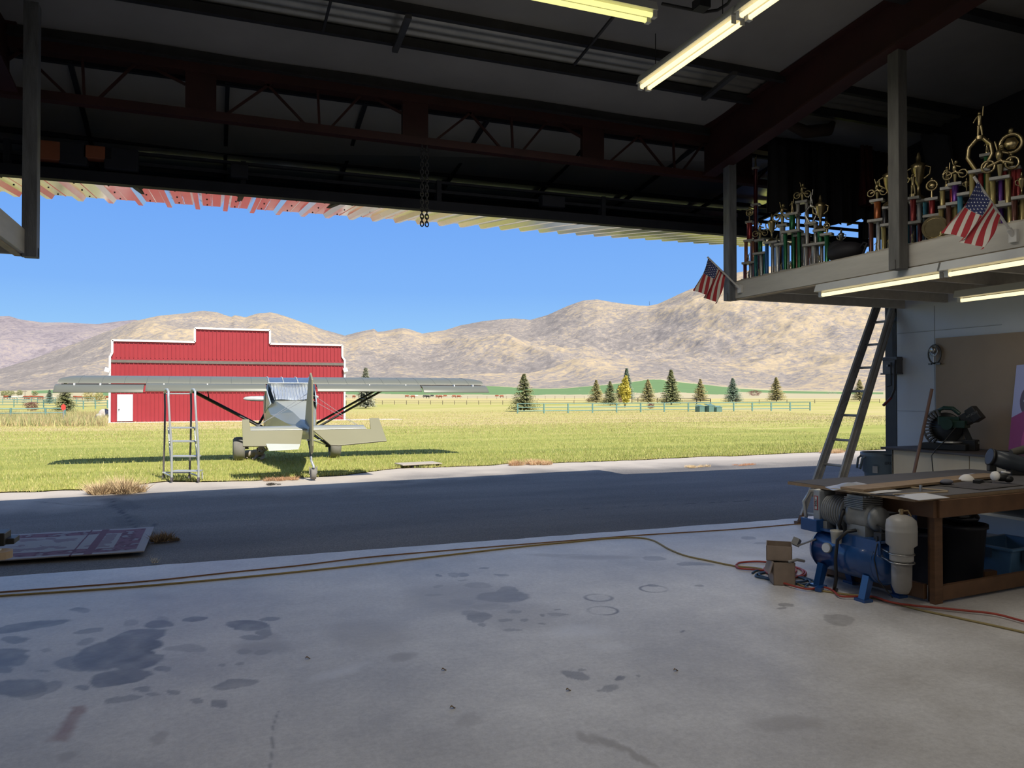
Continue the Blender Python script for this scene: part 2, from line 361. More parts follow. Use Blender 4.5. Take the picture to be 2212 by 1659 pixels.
def mat_hill(name, tan, grey, s=1.0):
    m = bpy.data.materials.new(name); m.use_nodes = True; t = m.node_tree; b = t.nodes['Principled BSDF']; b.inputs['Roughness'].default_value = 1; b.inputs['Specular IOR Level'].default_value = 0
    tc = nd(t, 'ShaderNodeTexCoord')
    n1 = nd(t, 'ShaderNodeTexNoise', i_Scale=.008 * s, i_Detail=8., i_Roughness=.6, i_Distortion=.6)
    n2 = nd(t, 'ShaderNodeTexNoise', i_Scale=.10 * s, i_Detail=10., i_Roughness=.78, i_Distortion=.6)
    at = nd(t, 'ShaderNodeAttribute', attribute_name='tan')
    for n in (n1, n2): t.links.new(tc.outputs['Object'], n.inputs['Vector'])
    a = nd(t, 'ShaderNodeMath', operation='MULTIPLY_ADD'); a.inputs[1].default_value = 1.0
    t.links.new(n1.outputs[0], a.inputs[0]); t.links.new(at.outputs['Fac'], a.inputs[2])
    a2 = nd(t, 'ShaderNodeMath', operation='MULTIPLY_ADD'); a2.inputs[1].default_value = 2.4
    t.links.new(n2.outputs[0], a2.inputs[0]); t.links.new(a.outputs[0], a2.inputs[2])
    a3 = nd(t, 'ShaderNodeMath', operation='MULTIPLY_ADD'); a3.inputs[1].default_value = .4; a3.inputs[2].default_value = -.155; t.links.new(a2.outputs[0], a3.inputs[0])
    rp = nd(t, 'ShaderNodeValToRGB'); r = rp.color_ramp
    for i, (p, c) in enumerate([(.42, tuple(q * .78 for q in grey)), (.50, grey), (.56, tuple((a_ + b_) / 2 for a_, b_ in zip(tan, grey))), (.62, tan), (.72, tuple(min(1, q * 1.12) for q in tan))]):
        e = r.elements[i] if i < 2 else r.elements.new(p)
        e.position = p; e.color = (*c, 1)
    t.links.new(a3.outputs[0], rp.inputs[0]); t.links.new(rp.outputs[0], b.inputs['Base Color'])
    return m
def polar(name, az0, az1, na, rs, hf, mats, mif=None, tanf=None):
    az = np.linspace(az0, az1, na); A, R_ = np.meshgrid(az, rs); Z_ = hf(A, R_)
    wa = YAW + A; Xp = R_ * np.sin(wa); Yp = R_ * np.cos(wa)
    idx = np.arange(A.size).reshape(A.shape); Fq = np.stack([idx[:-1, :-1], idx[:-1, 1:], idx[1:, 1:], idx[1:, :-1]], -1).reshape(-1, 4)
    mi = mif(A[:-1, :-1], R_[:-1, :-1]).ravel() if mif else None
    o = npmesh(name, np.stack([Xp.ravel(), Yp.ravel(), Z_.ravel()], 1), Fq, mats, True, mi)
    if tanf is not None:
        at = o.data.attributes.new('tan', 'FLOAT', 'POINT'); at.data.foreach_set('value', tanf(Xp, Yp, Z_, A, R_).ravel().astype(np.float32))
    return o
R0, R1, RC = 330., 900., 1900.
def h_low(A, R_):
    zb = CAM_Z + interp_px(basel, A) * R1 / np.cos(A)
    t = np.clip((R_ - R0) / (R1 - R0), 0, 1); return -.65 + (zb + .65) * t ** 1.6
def h_hill(A, R_):
    zb = CAM_Z + interp_px(basel, A) * R1 / np.cos(A); zc = CAM_Z + interp_px(ridge, A) * RC / np.cos(A)
    t = np.clip((R_ - R1) / (RC - R1), 0, 1.25)
    wa = YAW + A; x = R_ * np.sin(wa); y = R_ * np.cos(wa)
    rg = fbm(x / 330, y / 420, 6, True) ; fine = fbm(x / 60, y / 75, 4, True)
    s = np.where(t < 1, t ** 1.25 * (1.0 + .0 * t), 1 - (t - 1) * 1.5)
    amp = np.sin(np.clip(t, 0, 1) * PI) ** .8
    return zb + (zc - zb) * s + (zc - zb) * ((rg - .62) * .40 * amp) + (fine - .6) * 11 * np.clip(t * 2, 0, 1) * np.clip((1.0 - t) * 6, .25, 1)
GF = M('alfalfa_field', (.14, .24, .075), .9, var=.1, scale=.01, stretch=(1, 6, 1)); DF = M('dry_pasture', (.50, .41, .23), .9, col2=(.38, .34, .20), scale=.02, stretch=(1, 5, 1))
def mi_low(A, R_):
    px = W / 2 + F * np.tan(A); n = vnoise(A * 40, A * 0 + 2.)
    g = (R_ > 470 + 60 * n) & (R_ < 885 - 40 * n) & (px > 660) & (px < 1560 + 60 * n) 
    g2 = (R_ > 430) & (R_ < 840) & (px > 60) & (px <= 660) & ((px > 200) | (R_ > 640))
    g3 = (R_ > 640) & (R_ < 800) & (px > 1560) & (px < 1900)
    return (g | g2 | g3).astype(int)
rs_low = np.linspace(R0, R1 + 5, 60)
o = polar('pasture', -1.0, .95, 500, rs_low, h_low, [DF, GF], mi_low); struct(o, 'dry pasture with a green alfalfa field below the hills', 'field')
HM = mat_hill('hill_ground', (.42, .33, .215), (.265, .235, .215))
def tanf(x, y, z, A, R_):
    t = (R_ - R1) / (RC - R1); rg = fbm(x / 330, y / 420, 6, True); px = W / 2 + F * np.tan(A)
    return .10 * np.clip(t * 3, 0, 1) - .10 + (rg - .6) * .5 + .10 * np.exp(-((px - 1750) / 260) ** 2) - .09 * (px < 240) - .05 * (px < 760) - .12 * np.exp(-((px - 1430) / 90) ** 2) * (t > .55) + .05 * np.exp(-((px - 450) / 130) ** 2)
rs_h = np.concatenate([np.linspace(R1, RC, 200), np.linspace(RC + 15, RC * 1.2, 14)])
o = polar('hills', -1.0, .95, 1100, rs_h, h_hill, [HM], None, tanf); struct(o, 'bare tan and grey sagebrush hills across the valley', 'hills')
HF = mat_hill('far_hill_ground', (.33, .275, .24), (.26, .225, .235), .5)  # purplish greys put the distance haze into the colour
def h_far(A, R_):
    zc = CAM_Z + interp_px(far, A) * 3600 / np.cos(A); t = np.clip((R_ - 2300) / 1300, 0, 1.3)
    wa = YAW + A; x = R_ * np.sin(wa); y = R_ * np.cos(wa); rg = fbm(x / 500, y / 600, 6, True)
    return -2 + zc * np.where(t < 1, t, 1 - (t - 1)) + zc * (rg - .62) * .45 * np.sin(np.clip(t, 0, 1) * PI)
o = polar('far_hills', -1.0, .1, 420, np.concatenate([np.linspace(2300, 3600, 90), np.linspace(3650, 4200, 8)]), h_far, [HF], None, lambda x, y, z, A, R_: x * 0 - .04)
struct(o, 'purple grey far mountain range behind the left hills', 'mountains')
# backdrop ground behind the hangar so the horizon closes
b = MB(); b.quad((-300, -300, -.06), (300, -300, -.06), (300, 21.5, -.06), (-300, 21.5, -.06)); struct(b.build('ground', M('bare_ground', (.3, .27, .2), .95)), 'bare earth around the hangar', 'ground')
# ================================================================ hangar shell
UL, UR, VB, VF = -4.0, 8.04, -9.0, 7.55
MRED = M('red_primer_steel', (.055, .015, .013), .6, var=.2, scale=3)
MDARK = M('dark_steel', (.035, .034, .036), .55, var=.2)
MWHITE = M('white_wall_panel', (.62, .66, .72), .6, var=.04, scale=1.5)
MINS = M('insulation_vinyl', (.30, .29, .28), .75, var=.10, scale=1.2, bump=.3, bscale=2.5)
MCREAM = M('painted_cream_wood', (.56, .53, .47), .6, var=.10, scale=5, stretch=(3, .4, 3))
MCORR = M('galvanised_roofing', (.40, .39, .35), .35, .6, var=.1)
def zroof(v): return 4.62 + .09 * (VF - v)
# concrete slab with oil stains carried as vertex attributes
def mat_floor():
    m = bpy.data.materials.new('oil_stained_concrete'); m.use_nodes = True; t = m.node_tree; b = t.nodes['Principled BSDF']
    tc = nd(t, 'ShaderNodeTexCoord')
    n1 = nd(t, 'ShaderNodeTexNoise', i_Scale=.9, i_Detail=8., i_Roughness=.65); n2 = nd(t, 'ShaderNodeTexNoise', i_Scale=30., i_Detail=9., i_Roughness=.85)
    for n in (n1, n2): t.links.new(tc.outputs['Object'], n.inputs['Vector'])
    r1 = nd(t, 'ShaderNodeValToRGB'); r1.color_ramp.elements[0].position = .34; r1.color_ramp.elements[1].position = .66
    r1.color_ramp.elements[0].color = (.52, .49, .46, 1); r1.color_ramp.elements[1].color = (.80, .78, .76, 1)
    r2 = nd(t, 'ShaderNodeValToRGB'); r2.color_ramp.elements[0].position = .3; r2.color_ramp.elements[1].position = .6
    r2.color_ramp.elements[0].color = (.70, .69, .69, 1); r2.color_ramp.elements[1].color = (1, 1, 1, 1)
    mx = nd(t, 'ShaderNodeMix', data_type='RGBA', blend_type='MULTIPLY'); mx.inputs[0].default_value = 1
    t.links.new(n1.outputs[0], r1.inputs[0]); t.links.new(n2.outputs[0], r2.inputs[0]); t.links.new(r1.outputs[0], mx.inputs[6]); t.links.new(r2.outputs[0], mx.inputs[7])
    prev = mx.outputs[2]
    for nm, c in (('stain', (.115, .105, .105)), ('faint', (.36, .325, .29)), ('rust', (.30, .15, .09)), ('pale', (.85, .85, .88))):
        a = nd(t, 'ShaderNodeAttribute', attribute_name=nm); x = nd(t, 'ShaderNodeMix', data_type='RGBA'); x.inputs[7].default_value = (*c, 1)
        t.links.new(a.outputs['Fac'], x.inputs[0]); t.links.new(prev, x.inputs[6]); prev = x.outputs[2]
    t.links.new(prev, b.inputs['Base Color'])
    rr = nd(t, 'ShaderNodeMapRange'); rr.inputs['To Min'].default_value = .33; rr.inputs['To Max'].default_value = .55
    t.links.new(n1.outputs[0], rr.inputs[0]); t.links.new(rr.outputs[0], b.inputs['Roughness'])
    bp = nd(t, 'ShaderNodeBump', i_Strength=.12, i_Distance=.01); t.links.new(n2.outputs[0], bp.inputs['Height']); t.links.new(bp.outputs[0], b.inputs['Normal'])
    return m
fx = np.concatenate([np.arange(UL, -2.6, .1), np.arange(-2.6, 6.2, .0125), np.arange(6.2, UR + .41, .05)]); fy = np.concatenate([np.arange(VB, .8, .2), np.arange(.8, 7.6, .0125), [7.65]])
FX, FY = np.meshgrid(fx, fy)
lipn = .03 * (vnoise(FX * 5, FX * 0) - .5)
FYm = np.where(FY > 7.6, FY + lipn, FY)
idx = np.arange(FX.size).reshape(FX.shape); Fq = np.stack([idx[:-1, :-1], idx[:-1, 1:], idx[1:, 1:], idx[1:, :-1]], -1).reshape(-1, 4)
base_n = len(FX.ravel()); V = np.stack([FX.ravel(), FYm.ravel(), FX.ravel() * 0], 1)
# skirt along the sill
sk = np.stack([FX[-1], FYm[-1], FX[-1] * 0 - .08], 1); V = np.concatenate([V, sk]); top = idx[-1]; bot = np.arange(base_n, base_n + len(fx))
Fq = np.concatenate([Fq, np.stack([top[:-1], top[1:], bot[1:], bot[:-1]], -1)])
floor = npmesh('floor', V, Fq, [mat_floor()], False)
wx = FX + .16 * (fbm(FX * 3.2, FY * 3.2, 4) - .5) ; wy = FY + .16 * (fbm(FX * 3.2 + 40, FY * 3.2, 4) - .5)
wx = wx + .025 * (fbm(FX * 24, FY * 24, 2) - .5); wy = wy + .025 * (fbm(FX * 24 + 9, FY * 24, 2) - .5)
ok = (FX > -2.7) & (FX < 6.3) & (FY > .8)
def ellp(px, py, rx, ry, rot=0, hard=.12):
    c = Pz(px, py, 0); a = Pz(px + rx, py + rx * math.tan(rot), 0) - c; b_ = Pz(px, py + ry, 0) - c
    # solve local coords
    det = a.x * b_.y - a.y * b_.x; dx, dy = wx - c.x, wy - c.y
    s = (dx * b_.y - dy * b_.x) / det; q = (-dx * a.y + dy * a.x) / det; r = np.sqrt(s * s + q * q)
    return np.clip((1 - r) / hard, 0, 1)
def attr(name, lst, hard=.12, tex=None):
    A = np.zeros_like(FX)
    for e in lst:
        k = e[5] if len(e) > 5 else 1; A = np.maximum(A, k * ellp(*e[:5], hard=hard))
    if tex is not None: A = A * tex
    A = np.concatenate([A.ravel(), np.zeros(len(fx))]); at = floor.data.attributes.new(name, 'FLOAT', 'POINT'); at.data.foreach_set('value', A.astype(np.float32))
tex = .55 + .6 * fbm(FX * 9, FY * 9, 4); tex = np.clip(tex, 0, 1)
attr('stain', [(165, 1319, 27, 6, 0, .7), (345, 1345, 33, 10, -.1, .9), (278, 1344, 20, 7, 0, .4), (352, 1333, 18, 5, 0, .4), (415, 1334, 25, 6, -.1, .9), (300, 1372, 62, 16, -.15, .95), (262, 1408, 92, 34, -.2, .95), (298, 1420, 62, 30, 0, .95), (265, 1460, 60, 20, -.1, .9), (190, 1430, 55, 18, 0, .7), (180, 1365, 42, 6, -.15, .6), (190, 1385, 20, 10, 0, .45), (60, 1354, 88, 9, -.15, .8), (30, 1382, 34, 7, 0, .75), (30, 1415, 54, 20, 0, .85), (20, 1440, 30, 10, 0, .7), (40, 1486, 66, 24, -.1, .75), (90, 1490, 60, 14, -.3, .5), (112, 1404, 15, 4, 0, .5), (110, 1443, 13, 4, 0, .5), (352, 1450, 17, 7, 0, .7), (187, 1481, 20, 5, -.1, .6), (295, 1494, 22, 7, 0, .6), (375, 1497, 18, 6, 0, .6), (250, 1516, 44, 9, -.1, .55), (322, 1507, 20, 5, 0, .5), (515, 1477, 50, 11, -.2, .6), (430, 1517, 16, 7, 0, .6), (472, 1522, 18, 9, 0, .6), (525, 1351, 50, 14, 0, .85), (565, 1363, 22, 14, 0, .7), (580, 1336, 30, 5, -.05, .7), (540, 1378, 34, 6, 0, .6), (520, 1408, 23, 7, 0, .55), (566, 1411, 20, 8, 0, .45), (400, 1400, 40, 9, 0, .35), (475, 1438, 12, 3, 0, .5), (518, 1436, 12, 3, 0, .4),
              (1090, 1288, 62, 14, 0, .8), (1092, 1275, 24, 10, 0, .7), (1042, 1333, 36, 13, 0, .7), (1020, 1325, 24, 7, 0, .6), (1035, 1264, 25, 7, 0, .4), (998, 1240, 16, 4, 0, .6), (975, 1241, 15, 4, 0, .5), (942, 1243, 9, 2, 0, .7), (1045, 1228, 14, 2, 0, .6), (1083, 1240, 16, 3, 0, .5), (1120, 1322, 18, 4, 0, .6), (1050, 1350, 12, 4, 0, .6), (1216, 1330, 22, 4, 0, .5), (1180, 1332, 9, 3, 0, .8), (1210, 1318, 6, 2, 0, .7), (1104, 1342, 12, 3, 0, .6), (1137, 1341, 10, 3, 0, .6), (1115, 1360, 22, 3, 0, .5), (1178, 1347, 8, 2, 0, .7), (948, 1286, 22, 3, 0, .4), (1000, 1252, 12, 2, 0, .5), (958, 1266, 12, 3, 0, .4), (1000, 1300, 26, 6, 0, .25), (1060, 1310, 50, 8, 0, .25),
              (1228, 1458, 34, 10, .2, .6), (1248, 1448, 14, 4, 0, .5), (1328, 1467, 12, 5, 0, .9), (1315, 1487, 22, 8, 0, .6), (1376, 1465, 9, 3, 0, .6), (1473, 1368, 6, 3, 0, .8), (1702, 1306, 20, 3, .1, .6), (1697, 1312, 9, 3, 0, .6), (1815, 1337, 32, 14, 0, .4), (1616, 1163, 18, 4, 0, .6), (1648, 1174, 20, 3, 0, .5), (1512, 1264, 10, 3, 0, .6), (1420, 1207, 27, 5, .1, .5), (1500, 1220, 45, 5, 0, .6), (1410, 1265, 18, 3, 0, .7)], tex=tex)
attr('faint', [(560, 1400, 90, 20, 0, .6), (150, 1560, 0.1, .1), (800, 1370, 120, 40, 0, .45), (1000, 1290, 160, 50, 0, .5), (1140, 1330, 110, 40, 0, .4), (870, 1420, 40, 13, 0, .7), (865, 1425, 33, 10, 0, .5), (1320, 1600, 40, 14, .5, .8), (1370, 1630, 60, 10, .6, .8), (1280, 1590, 40, 10, .4, .7), (1700, 1560, 120, 20, 0, .5), (340, 1290, 50, 6, 0, .3), (1000, 1210, 50, 8, 0, .3), (1200, 1200, 80, 5, 0, .5), (1300, 1205, 110, 6, 0, .6), (580, 1378, 30, 16, 0, .4), (1020, 1560, 40, 20, 0, .4), (170, 1600, 0.1, .1), (140, 1640, 30, 12, -.3, .6), (340, 1600, 30, 16, -.4, .5)], hard=.5)
# floor rings left by cans, rust mark, dusty patches
A = np.zeros_like(FX)
for px, py, rx, ry, w in [(1293, 1291, 29, 9, .13), (1302, 1319, 32, 10, .10), (1412, 1272, 29, 8, .10)]:
    c = Pz(px, py, 0); a_ = (Pz(px + rx, py, 0) - c).length; d = np.hypot(FX - c.x, FY - c.y) / a_; A = np.maximum(A, np.clip(1.5 - abs(d - 1) / w, 0, 1) * np.clip(fbm(FX * 6, FY * 6, 3) * 2.2 - .35, 0, .8))
crk = seg_dist(FX + (wx - FX) * .25, FY + (wy - FY) * .25, pz2([(600, 1535), (590, 1590), (582, 1659)])); A = np.maximum(A, .5 * np.clip(1.5 - crk / .004, 0, 1))
jt = seg_dist(FX + 0 * FY, FY, [(-4, 7.32), (9, 7.32)])
tmp = np.array([0.] * (FX.size + len(fx)), np.float32); floor.data.attributes['stain'].data.foreach_get('value', tmp)
tmp[:FX.size] = np.maximum(tmp[:FX.size], A.ravel()); floor.data.attributes['stain'].data.foreach_set('value', tmp)
rp_ = [Pz(*q, 0) for q in [(130, 1525), (178, 1523), (145, 1605), (95, 1605)]]
R_ = np.ones_like(FX); 
for i in range(4):
    a_, b_ = rp_[i], rp_[(i + 1) % 4]; R_ = np.minimum(R_, np.clip(-((b_.x - a_.x) * (wy - a_.y) - (b_.y - a_.y) * (wx - a_.x)) / (b_ - a_).length / .03, -1, 1))
R_ = np.clip(R_, 0, 1) * .75 * tex
at = floor.data.attributes.new('rust', 'FLOAT', 'POINT'); at.data.foreach_set('value', np.concatenate([R_.ravel(), np.zeros(len(fx))]).astype(np.float32))
attr('pale', [(1260, 1365, 90, 22, 0, .35), (1330, 1400, 60, 14, 0, .25), (730, 1450, 90, 16, -.2, .35), (1620, 1208, 70, 9, 0, .5), (600, 1240, 300, 12, -.08, .25)], hard=.7)
struct(floor, 'concrete hangar floor spotted with dark oil stains', 'floor')

def sbox(name, a, b, mat, label=None, cat=None, bevel=0):
    m = MB(); m.b2(a, b); return struct(m.build(name, mat, bevel=bevel), label or name.replace('_', ' '), cat or name.split('_')[0])
sbox('wall_right', (UR, VB, 0), (UR + .15, 7.3, 5.3), MWHITE, 'white panelled side wall behind the workbench', 'wall')
sbox('wall_left', (UL - .15, VB, 0), (UL, 7.3, 5.3), MWHITE, 'white side wall at the left of the hangar', 'wall')
sbox('wall_back', (UL - .15, VB - .15, 0), (UR + .15, VB, 6.4), MWHITE, 'back wall of the hangar', 'wall')
# ceiling: sagging insulation blanket panels, two bays, leaving a bare metal strip between the purlins
def roofpanel(v0, v1, name, mat, dz=0, sag=.05):
    m = MB()
    m.grid(lambda a, b: (UL + (UR + .2 - UL) * a, v0 + (v1 - v0) * b, zroof(v0 + (v1 - v0) * b) + dz - sag * math.sin(PI * b) * (.8 + .3 * math.sin(a * 40))), 90, 8)
    return struct(m.build(name, mat), 'grey insulated ceiling blanket under the roof', 'ceiling')
PUR = [7.42, 6.66, 6.16, 4.7, 3.2, 1.7, .2, -1.3, -2.8, -4.3, -5.8, -7.3]
roofpanel(6.64, 7.5, 'ceiling', MINS); roofpanel(VB, 6.20, 'ceiling', MINS)
m = MB()
m.grid(lambda a, b: (UL + (UR + .2 - UL) * a, 6.1 + .7 * b, zroof(6.1 + .7 * b) + .02 + .012 * math.cos(b * 2 * PI * 6)), 2, 48)
struct(m.build('ceiling', MCORR), 'bare corrugated roof metal showing between two purlins', 'ceiling')
# roof outside
m = MB(); m.prism([(UL - .4, 8.25, zroof(8.25) + .22), (UR + .6, 8.25, zroof(8.25) + .22), (UR + .6, VB - .3, zroof(VB) + .22), (UL - .4, VB - .3, zroof(VB) + .22)], (0, 0, .12))
struct(m.build('roof', M('roof_sheet', (.5, .5, .5), .5)), 'metal roof of the hangar', 'roof')
m = MB(); m.b2((-16, 7.70, 4.62), (22, 7.82, 6.3)); struct(m.build('trim_shadow_parapet', M('front_sheet', (.5, .06, .06), .5)), 'unseen front sheet above the door, raised for its shadow', 'trim')  # parapet added out of view so its shadow falls across the taxiway
sbox('wall_front', (8.50, 7.55, 0), (22, 7.82, 4.7), M('front_sheet'), 'front wall continuing right of the opening', 'wall')
sbox('wall_front', (-16, 7.55, 0), (UL - .12, 7.82, 4.7), M('front_sheet'), 'front wall continuing left of the opening', 'wall')
for i, v in enumerate(PUR):
    m = MB(); m.b2((UL, v - .025, zroof(v) - (.07 if v in (6.66, 6.16) else .10)), (UR, v + .025, zroof(v) - .0)); m.b2((UL, v - (.03 if v in (6.66, 6.16) else .06), zroof(v) - (.08 if v in (6.66, 6.16) else .112)), (UR, v + .025, zroof(v) - (.07 if v in (6.66, 6.16) else .10)))
    struct(m.build('purlin', MDARK), 'dark steel roof purlin across the ceiling', 'purlin')
sbox('trim_jamb_sunblock', (8.37, 7.62, 0), (8.52, 7.68, 4.7), MDARK, 'unseen dark strip added to block sun beside the right jamb column', 'trim')  # added strip, stops a sliver of sun leaking onto the taxiway
# main frames
def frame(u, dz=0):
    m = MB()
    def sec(v, d): return v, zroof(v) - .02, zroof(v) - .02 - d
    st = [sec(7.5, .55), sec(5.2, .42), sec(2.5, .36), sec(-2, .36), sec(VB + .1, .5)]
    for (a, t0, b0), (c, t1, b1) in zip(st[:-1], st[1:]):
        m.prism([(u - .012, a, t0), (u - .012, a, b0), (u - .012, c, b1), (u - .012, c, t1)], (.024, 0, 0))
        for (z0, z1) in ((t0, t1), (b0, b1)):
            m.bar((u, a, z0), (u, c, z1), .18, .02)
    m.b2((u - .012, 7.1, 4.2), (u + .012, 7.5, 4.6)); 
    return struct(m.build('rafter', MRED), 'dark red steel roof frame running back from the door', 'rafter')
frame(5.32); frame(-1.62)
m = MB(); m.b2((8.20, 7.36, 0), (8.37, 7.62, 4.6)); m.b2((8.04, 7.29, 0), (8.37, 7.36, 4.6)); struct(m.build('trim_jamb', MDARK), 'dark steel door jamb column at the right of the opening', 'column')
m = MB(); m.b2((UL - .2, 7.36, 0), (UL, 7.62, 4.6)); struct(m.build('trim_jamb', MDARK), 'dark steel door jamb column at the left of the opening', 'column')
# header truss over the door
m = MB(); VT = 7.48
ztop, zbot = 4.50, 4.03
m.b2((UL, VT - .05, zbot), (UR + .3, VT + .05, zbot + .075)); m.b2((UL, VT - .06, ztop - .06), (UR + .3, VT + .08, ztop + .14))
cols = [-2.1 + 1.98 * k for k in range(6)]
for u in cols: m.b2((u - .13, VT - .03, zbot), (u + .13, VT + .03, ztop))
for a, b in zip(cols[:-1], cols[1:]):
    mid = (a + b) / 2
    for p, q in (((a + .5, ztop), (mid - .05, zbot + .05)), ((b - .5, ztop), (mid + .15, zbot + .05)), ((a + .62, ztop - .04), (a + .2, zbot + .06)), ((b - .45, ztop - .04), (b - .13, zbot + .3)), ((mid + .04, ztop), (mid + .06, zbot + .05))):
        m.bar((p[0], VT, p[1]), (q[0], VT, q[1]), .022, .022)
struct(m.build('header_truss', MRED), 'red steel truss spanning over the open door', 'truss')

# ---- bifold door, open: upper leaf slopes out, lower leaf folded back beneath it
def mat_sheet():
    m = M('glossy_white_sheet', (.80, .77, .74), .12, .6, var=.03, scale=3, bump=.12, bscale=1.5); return m
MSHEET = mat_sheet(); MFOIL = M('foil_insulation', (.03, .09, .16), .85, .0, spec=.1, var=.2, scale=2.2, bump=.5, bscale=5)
MTUBE = M('door_frame_steel', (.022, .024, .032), .7, spec=.15)
door = thing('door_1', 'open bifold hangar door folded out above the opening', 'door', (2.2, 7.7, 3.5)); door['kind'] = 'structure'
D0, D1 = UL + .1, UR + .2; dl = door.location
def dm(): mb = MB(); mb.T = Matrix.Translation(-dl); return mb
Bz = lambda u: 3.50 + .006 * (u - 2)
Bp = lambda u: Vector((u, 7.95, Bz(u))); Mp = lambda u: Vector((u, 9.72 + .062 * (u + 2), 3.745 + .026 * (u + 2)))
Hp = lambda u: Vector((u, 7.75, 4.52)); 
# corrugated exterior sheet of lower leaf (trapezoid ribs running along v)
mb = dm(); V = []; Fc = []; pit = .305; u = D0; prof = []
while u < D1:
    prof += [(u, 0), (u + .03, -.048), (u + .08, -.048), (u + .11, 0), (u + .2, 0), (u + .205, -.006), (u + .215, -.006), (u + .22, 0)]; u += pit
Nn = Vector((0, -.19, .98)).normalized()
NL = 6
for j in range(NL + 1):
    t = j / NL * 1.03 - .012
    for (uu, h) in prof: V.append((Bp(uu) + Vector((0, .0, .085))).lerp(Mp(uu), t) + Nn * h + Vector((0, 0, -.005)))
n = len(prof)
mb.add(V, [(j * n + i, j * n + i + 1, (j + 1) * n + i + 1, (j + 1) * n + i) for j in range(NL) for i in range(n - 1)])
mb.build('lower_leaf_sheet', MSHEET, door, label='glossy corrugated sheet')
sc = dm()
for k in range(int((D1 - D0) / pit)):
    for t in (.1, .38, .66, .95):
        p = (Bp(D0 + pit * k + .16 + .0) + Vector((0, 0, .085))).lerp(Mp(D0 + pit * k + .16), t); sc.cyl(p + Vector((0, 0, -.012)), p + Vector((0, 0, .01)), .009, n=6)
sc.build('sheet_screws', MTUBE, door)
# lower leaf frame: bottom edge truss near the camera
fr = dm()
fr.bar(Bp(D0) + Vector((0, -.02, .045)), Bp(D1) + Vector((0, -.02, .045)), .10, .10)
fr.bar(Bp(D0) + Vector((0, 0.02, .215)), Bp(D1) + Vector((0, .02, .215)), .05, .03)
fr.bar(Bp(D0) + Vector((0, 0.02, .315)), Bp(D1) + Vector((0, .02, .315)), .05, .025)
for u in np.arange(D0 + .2, D1, 1.98): fr.bar(Bp(u) + Vector((0, .02, .05)), Bp(u) + Vector((0, .02, .33)), .09, .05)
fr.bar(Mp(D0) + Vector((0, -.03, .05)), Mp(D1) + Vector((0, -.03, .05)), .05, .05)
for u in np.arange(D0 + .2, D1, .99): fr.bar(Bp(u) + Vector((0, 0, .05)), Mp(u) + Vector((0, 0, .05)), .05, .05)
fr.build('lower_leaf_frame', MTUBE, door)
up = dm(); up.add([Bp(D0) + Vector((0, .03, .11)), Bp(D1) + Vector((0, .03, .11)), Mp(D1) + Vector((0, -.02, .03)), Mp(D0) + Vector((0, -.02, .03))], [(0, 1, 2, 3)]); up.build('lower_leaf_insulation', MFOIL, door); up = dm(); up.add([Hp(D0) + Vector((0, 0, .06)), Hp(D1) + Vector((0, 0, .06)), Mp(D1) + Vector((0, 0, .3)), Mp(D0) + Vector((0, 0, .3))], [(0, 1, 2, 3)]); up.build('upper_leaf_insulation', MFOIL, door)
os_ = dm(); os_.prism([Hp(D0) + Vector((0, 0, .075)), Hp(D1) + Vector((0, 0, .075)), Mp(D1) + Vector((0, 0.02, .315)), Mp(D0) + Vector((0, .02, .315))], (0, 0, .02)); os_.build('upper_leaf_sheet', MSHEET, door)
ec = dm(); ec.add([Mp(D0) + Vector((0, -.03, .095)), Mp(D1) + Vector((0, -.03, .095)), Mp(D1) + Vector((0, -.0, .3)), Mp(D0) + Vector((0, 0, .3))], [(0, 1, 2, 3)]); ec.build('hinge_light_block', MFOIL, door)  # panel added to cut the grass light leaking in at the fold
uf = dm()
for t in (.02, .3, .62, .97):
    uf.bar(Hp(D0).lerp(Mp(D0) + Vector((0, 0, .24)), t), Hp(D1).lerp(Mp(D1) + Vector((0, 0, .24)), t), .05, .05)
for u in np.arange(D0 + .05, D1, 1.32): uf.bar(Hp(u), Mp(u) + Vector((0, 0, .24)), .04, .04)
uf.build('upper_leaf_frame', MTUBE, door)
MOR = M('orange_brown_board', (.26, .075, .03), .7)
for px, py, w, h, mt, nm in [(98, 327, .26, .17, MOR, 'orange_panel'), (213, 333, .24, .12, MOR, 'orange_panel'), (160, 335, .22, .2, MTUBE, 'gear_box'), (263, 347, .28, .2, MTUBE, 'gear_box'), (517, 372, .16, .13, MTUBE, 'motor_box'), (1192, 437, .28, .12, MTUBE, 'motor_box')]:
    p = Pv(px, py, 7.9); b = dm(); b.box(p, (w, .12, h)); b.build(nm, mt, door, bevel=.01)

# ---- mezzanine lofts
ZB, DK = 2.61, .20
def loft(name, ua, ub, v0, v1, inner, label):
    L = thing(name, label, 'loft', ((ua + ub) / 2, (v0 + v1) / 2, ZB)); L['kind'] = 'structure'
    T = Matrix.Translation(-L.location)
    def q(): b = MB(); b.T = T; return b
    b = q(); b.b2((ua, v0, ZB + .17), (ub, v1, ZB + .20)); b.build('deck_board', M('loft_plywood', (.45, .40, .33), .7), L)
    b = q(); e = .04; x0 = inner; b.b2((x0 - e / 2, v0, ZB), (x0 + e / 2, v1, ZB + .185)); b.build('edge_board', MCREAM, L, bevel=.004)
    b = q(); b.b2((x0 - .01, v0, ZB - .012), (x0 + .06 * (1 if inner == ua else -1), v1, ZB)); b.build('edge_strip', M('raw_wood_strip', (.5, .40, .28), .7), L)
    b = q(); b.b2((ua, v1 - .04, ZB), (ub, v1, ZB + .17)); b.build('end_beam', MCREAM, L, bevel=.004)
    for v in np.arange(v1 - .62, v0, -.61): b = q(); b.b2((ua, v - .02, ZB + .01), (ub, v + .02, ZB + .17)); b.build('joist', MCREAM, L)
    return L
